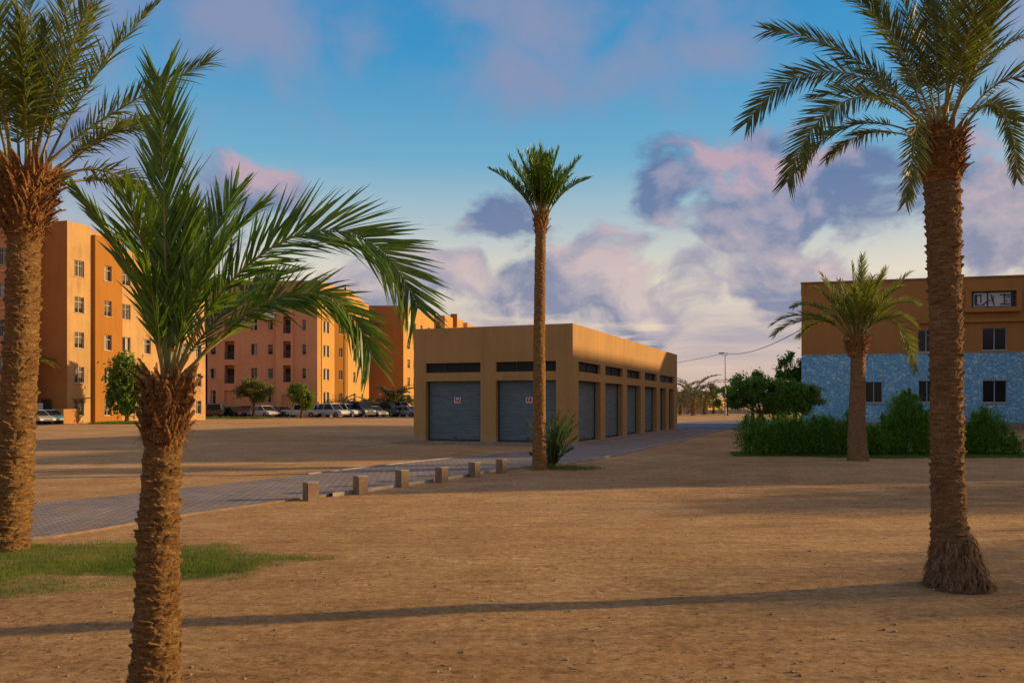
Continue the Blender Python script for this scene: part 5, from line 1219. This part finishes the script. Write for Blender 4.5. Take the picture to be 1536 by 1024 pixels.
    for sg in (-1, 1):
        for end, m_, nm in ((1, 'lampclear', 'headlight'), (-1, 'lampred', 'tail_light')):
            q = MB(); xx = end * (h - .10); zz = hood - .38 if end > 0 else belt - .28; yy = sg * (Wd / 2 - .26); b = []
            for i in (-1, 1):
                for j in (-1, 1):
                    for k_ in (-1, 1): b.append(Wp((xx + i * .115, yy + j * .18, zz + k_ * .085)))
            q.v = b; q.f = [[0, 1, 3, 2], [4, 6, 7, 5], [0, 4, 5, 1], [2, 3, 7, 6], [0, 2, 6, 4], [1, 5, 7, 3]]; q.m = [0] * 6
            q.build(nm, M[m_], t)
    mb = MB(); b = []
    for end in (-1, 1):
        for i in (0, 1):
            for j in (-1, 1):
                for k_ in (0, 1): b.append(Wp((end * (h - .06 + i * .07), j * Wd * .44, .32 + k_ * .17)))
    mb.v = b; fs = [[0, 1, 3, 2], [4, 6, 7, 5], [0, 4, 5, 1], [2, 3, 7, 6], [0, 2, 6, 4], [1, 5, 7, 3]]; mb.f = fs + [[q + 8 for q in f] for f in fs]; mb.m = [0] * 12
    mb.build('bumper', M['darkframe'], t)
    return t
wht = (.62, .61, .60)
car(325, 103.6, 100, 'suv', (.02, .045, .05), 'very dark green off roader with red tail lamps at the left end of the row')
car(349, 105.2, -35, 'sedan', (.05, .05, .055), 'black saloon half hidden between the green off roader and the umbrella tree')
car(397, 103.4, -38, 'hatch', wht, 'white hatchback under the umbrella shaped tree')
car(421, 105.4, -40, 'sedan', (.10, .105, .11), 'charcoal saloon between the white hatchback and the white pickup')
car(453, 104.2, -12, 'pickup', (.66, .64, .6), 'white pickup below the small round bright tree')
car(498, 104.0, -30, 'suv', (.52, .53, .56), 'big silver off roader before the sunlit yellow wall')
car(521, 105.6, -38, 'suv', (.62, .6, .56), 'white off roader tucked behind the big silver one')
car(538, 106.4, -42, 'van', (.055, .06, .065), 'black van right of the white off roader')
car(558, 107.6, -40, 'sedan', (.30, .33, .37), 'grey blue saloon below the dark orange end wall')
car(576, 110.5, -20, 'van', (.02, .035, .05), 'dark navy van before the dusty palm')
car(596, 112.5, -30, 'van', (.05, .10, .16), 'blue van before the dusty palm')
car(612, 110.0, -35, 'sedan', (.22, .25, .29), 'grey saloon cut off by the left edge of the kiosk')
car(331, 106.8, -40, 'hatch', (.16, .16, .16), 'grey hatchback behind the green off roader')
car(368, 106.5, -60, 'hatch', (.09, .03, .025), 'dark red hatchback in shade below the balconies')
car(76, 69.3, -52, 'sedan', (.10, .32, .45), 'light blue saloon beside the shaded end wall of the peach block', .82)
car(52, 67.8, -30, 'sedan', (.40, .40, .40), 'silver saloon just right of the left palm trunk', .82)
g = at(57.5, 632, 76); t = thing('notice_board', 'pale blank board behind the silver saloon', 'sign', (g.x, 71.2, 0))
xx = (57.5 - 768) / F * 71.2
mb = MB(); mb.box(xx - .38, 71.2, .9, xx + .38, 71.26, 1.75); mb.build('board', M['white'], t, bevel=.01)
for s_ in (-.3, .3): mb = MB(); mb.tube([(xx + s_, 71.3, -.1), (xx + s_, 71.3, 1.7)], [.03, .03], 6); mb.build('leg', M['pole'], t)

# ---------------------------------------------------------------- pebbles and litter
def pebbles():
    rg = np.random.RandomState(9); V = []; Fq = []
    n = 1500
    for i in range(n):
        Y = 4.2 + 12 * rg.rand() ** 1.7; x = rg.uniform(-.62, .62) * Y; s = .004 + .016 * rg.rand() ** 4
        b = len(V); z = .022 * mnoise.noise(Vector((x * .55, Y * .9, 0))) + .010 * mnoise.noise(Vector((x * 1.7, Y * 2.3, 5)))
        if -8 < x < 0 and Y > 9.5: continue
        for (a, c_, d) in ((1, 0, 0), (0, 1, 0), (-1, 0, 0), (0, -1, 0), (0, 0, .6), (0, 0, -.5)):
            V.append((x + a * s * rg.uniform(.6, 1.4), Y + c_ * s * rg.uniform(.6, 1.4), z + d * s + .002))
        for q in ((0, 1, 4), (1, 2, 4), (2, 3, 4), (3, 0, 4), (1, 0, 5), (2, 1, 5), (3, 2, 5), (0, 3, 5)): Fq.append([b + w for w in q])
    o = mesh_obj('pebbles', V, np.array(Fq), M['stoneS']); tag(o, kind='stuff'); o['label'] = 'scattered small pebbles on the sandy ground'; o['category'] = 'pebbles'
pebbles()

def litter():
    """dry leaflet scraps, twigs and husks lying on the sand"""
    rg = random.Random(31); V = []; Fq = []
    def gz(x, y): return .022 * mnoise.noise(Vector((x * .55, y * .9, 0))) + .010 * mnoise.noise(Vector((x * 1.7, y * 2.3, 5)))
    for i in range(7000):
        Y = 4.0 + 20 * rg.random() ** 1.6; x = rg.uniform(-.64, .64) * Y
        if mnoise.noise(Vector((x * .5, Y * .5, 9))) < rg.uniform(-.5, .35): continue
        if Y > 9 and x < (Y - 15.5) * .8 - 1.2: continue
        L = rg.uniform(.006, .032) * (1 if rg.random() < .97 else 2.4); w = L * rg.uniform(.06, .35); a = rg.uniform(0, 6.283); z = gz(x, Y) + .003
        d = Vector((math.cos(a), math.sin(a), 0)); q = Vector((-d.y, d.x, 0)); p = Vector((x, Y, z)); up = Vector((0, 0, 1)); b = len(V)
        V += [p - d * L, p + q * w + up * rg.uniform(.0, .006), p + d * L + up * rg.uniform(0, .010), p - q * w + up * .001]; Fq.append([b, b + 3, b + 2, b + 1])
    o = mesh_obj('leaf_litter', [tuple(v) for v in V], np.array(Fq), M['litter']); tag(o, kind='stuff'); o['label'] = 'dry palm scraps strewn over the sandy ground'; o['category'] = 'litter'
litter()
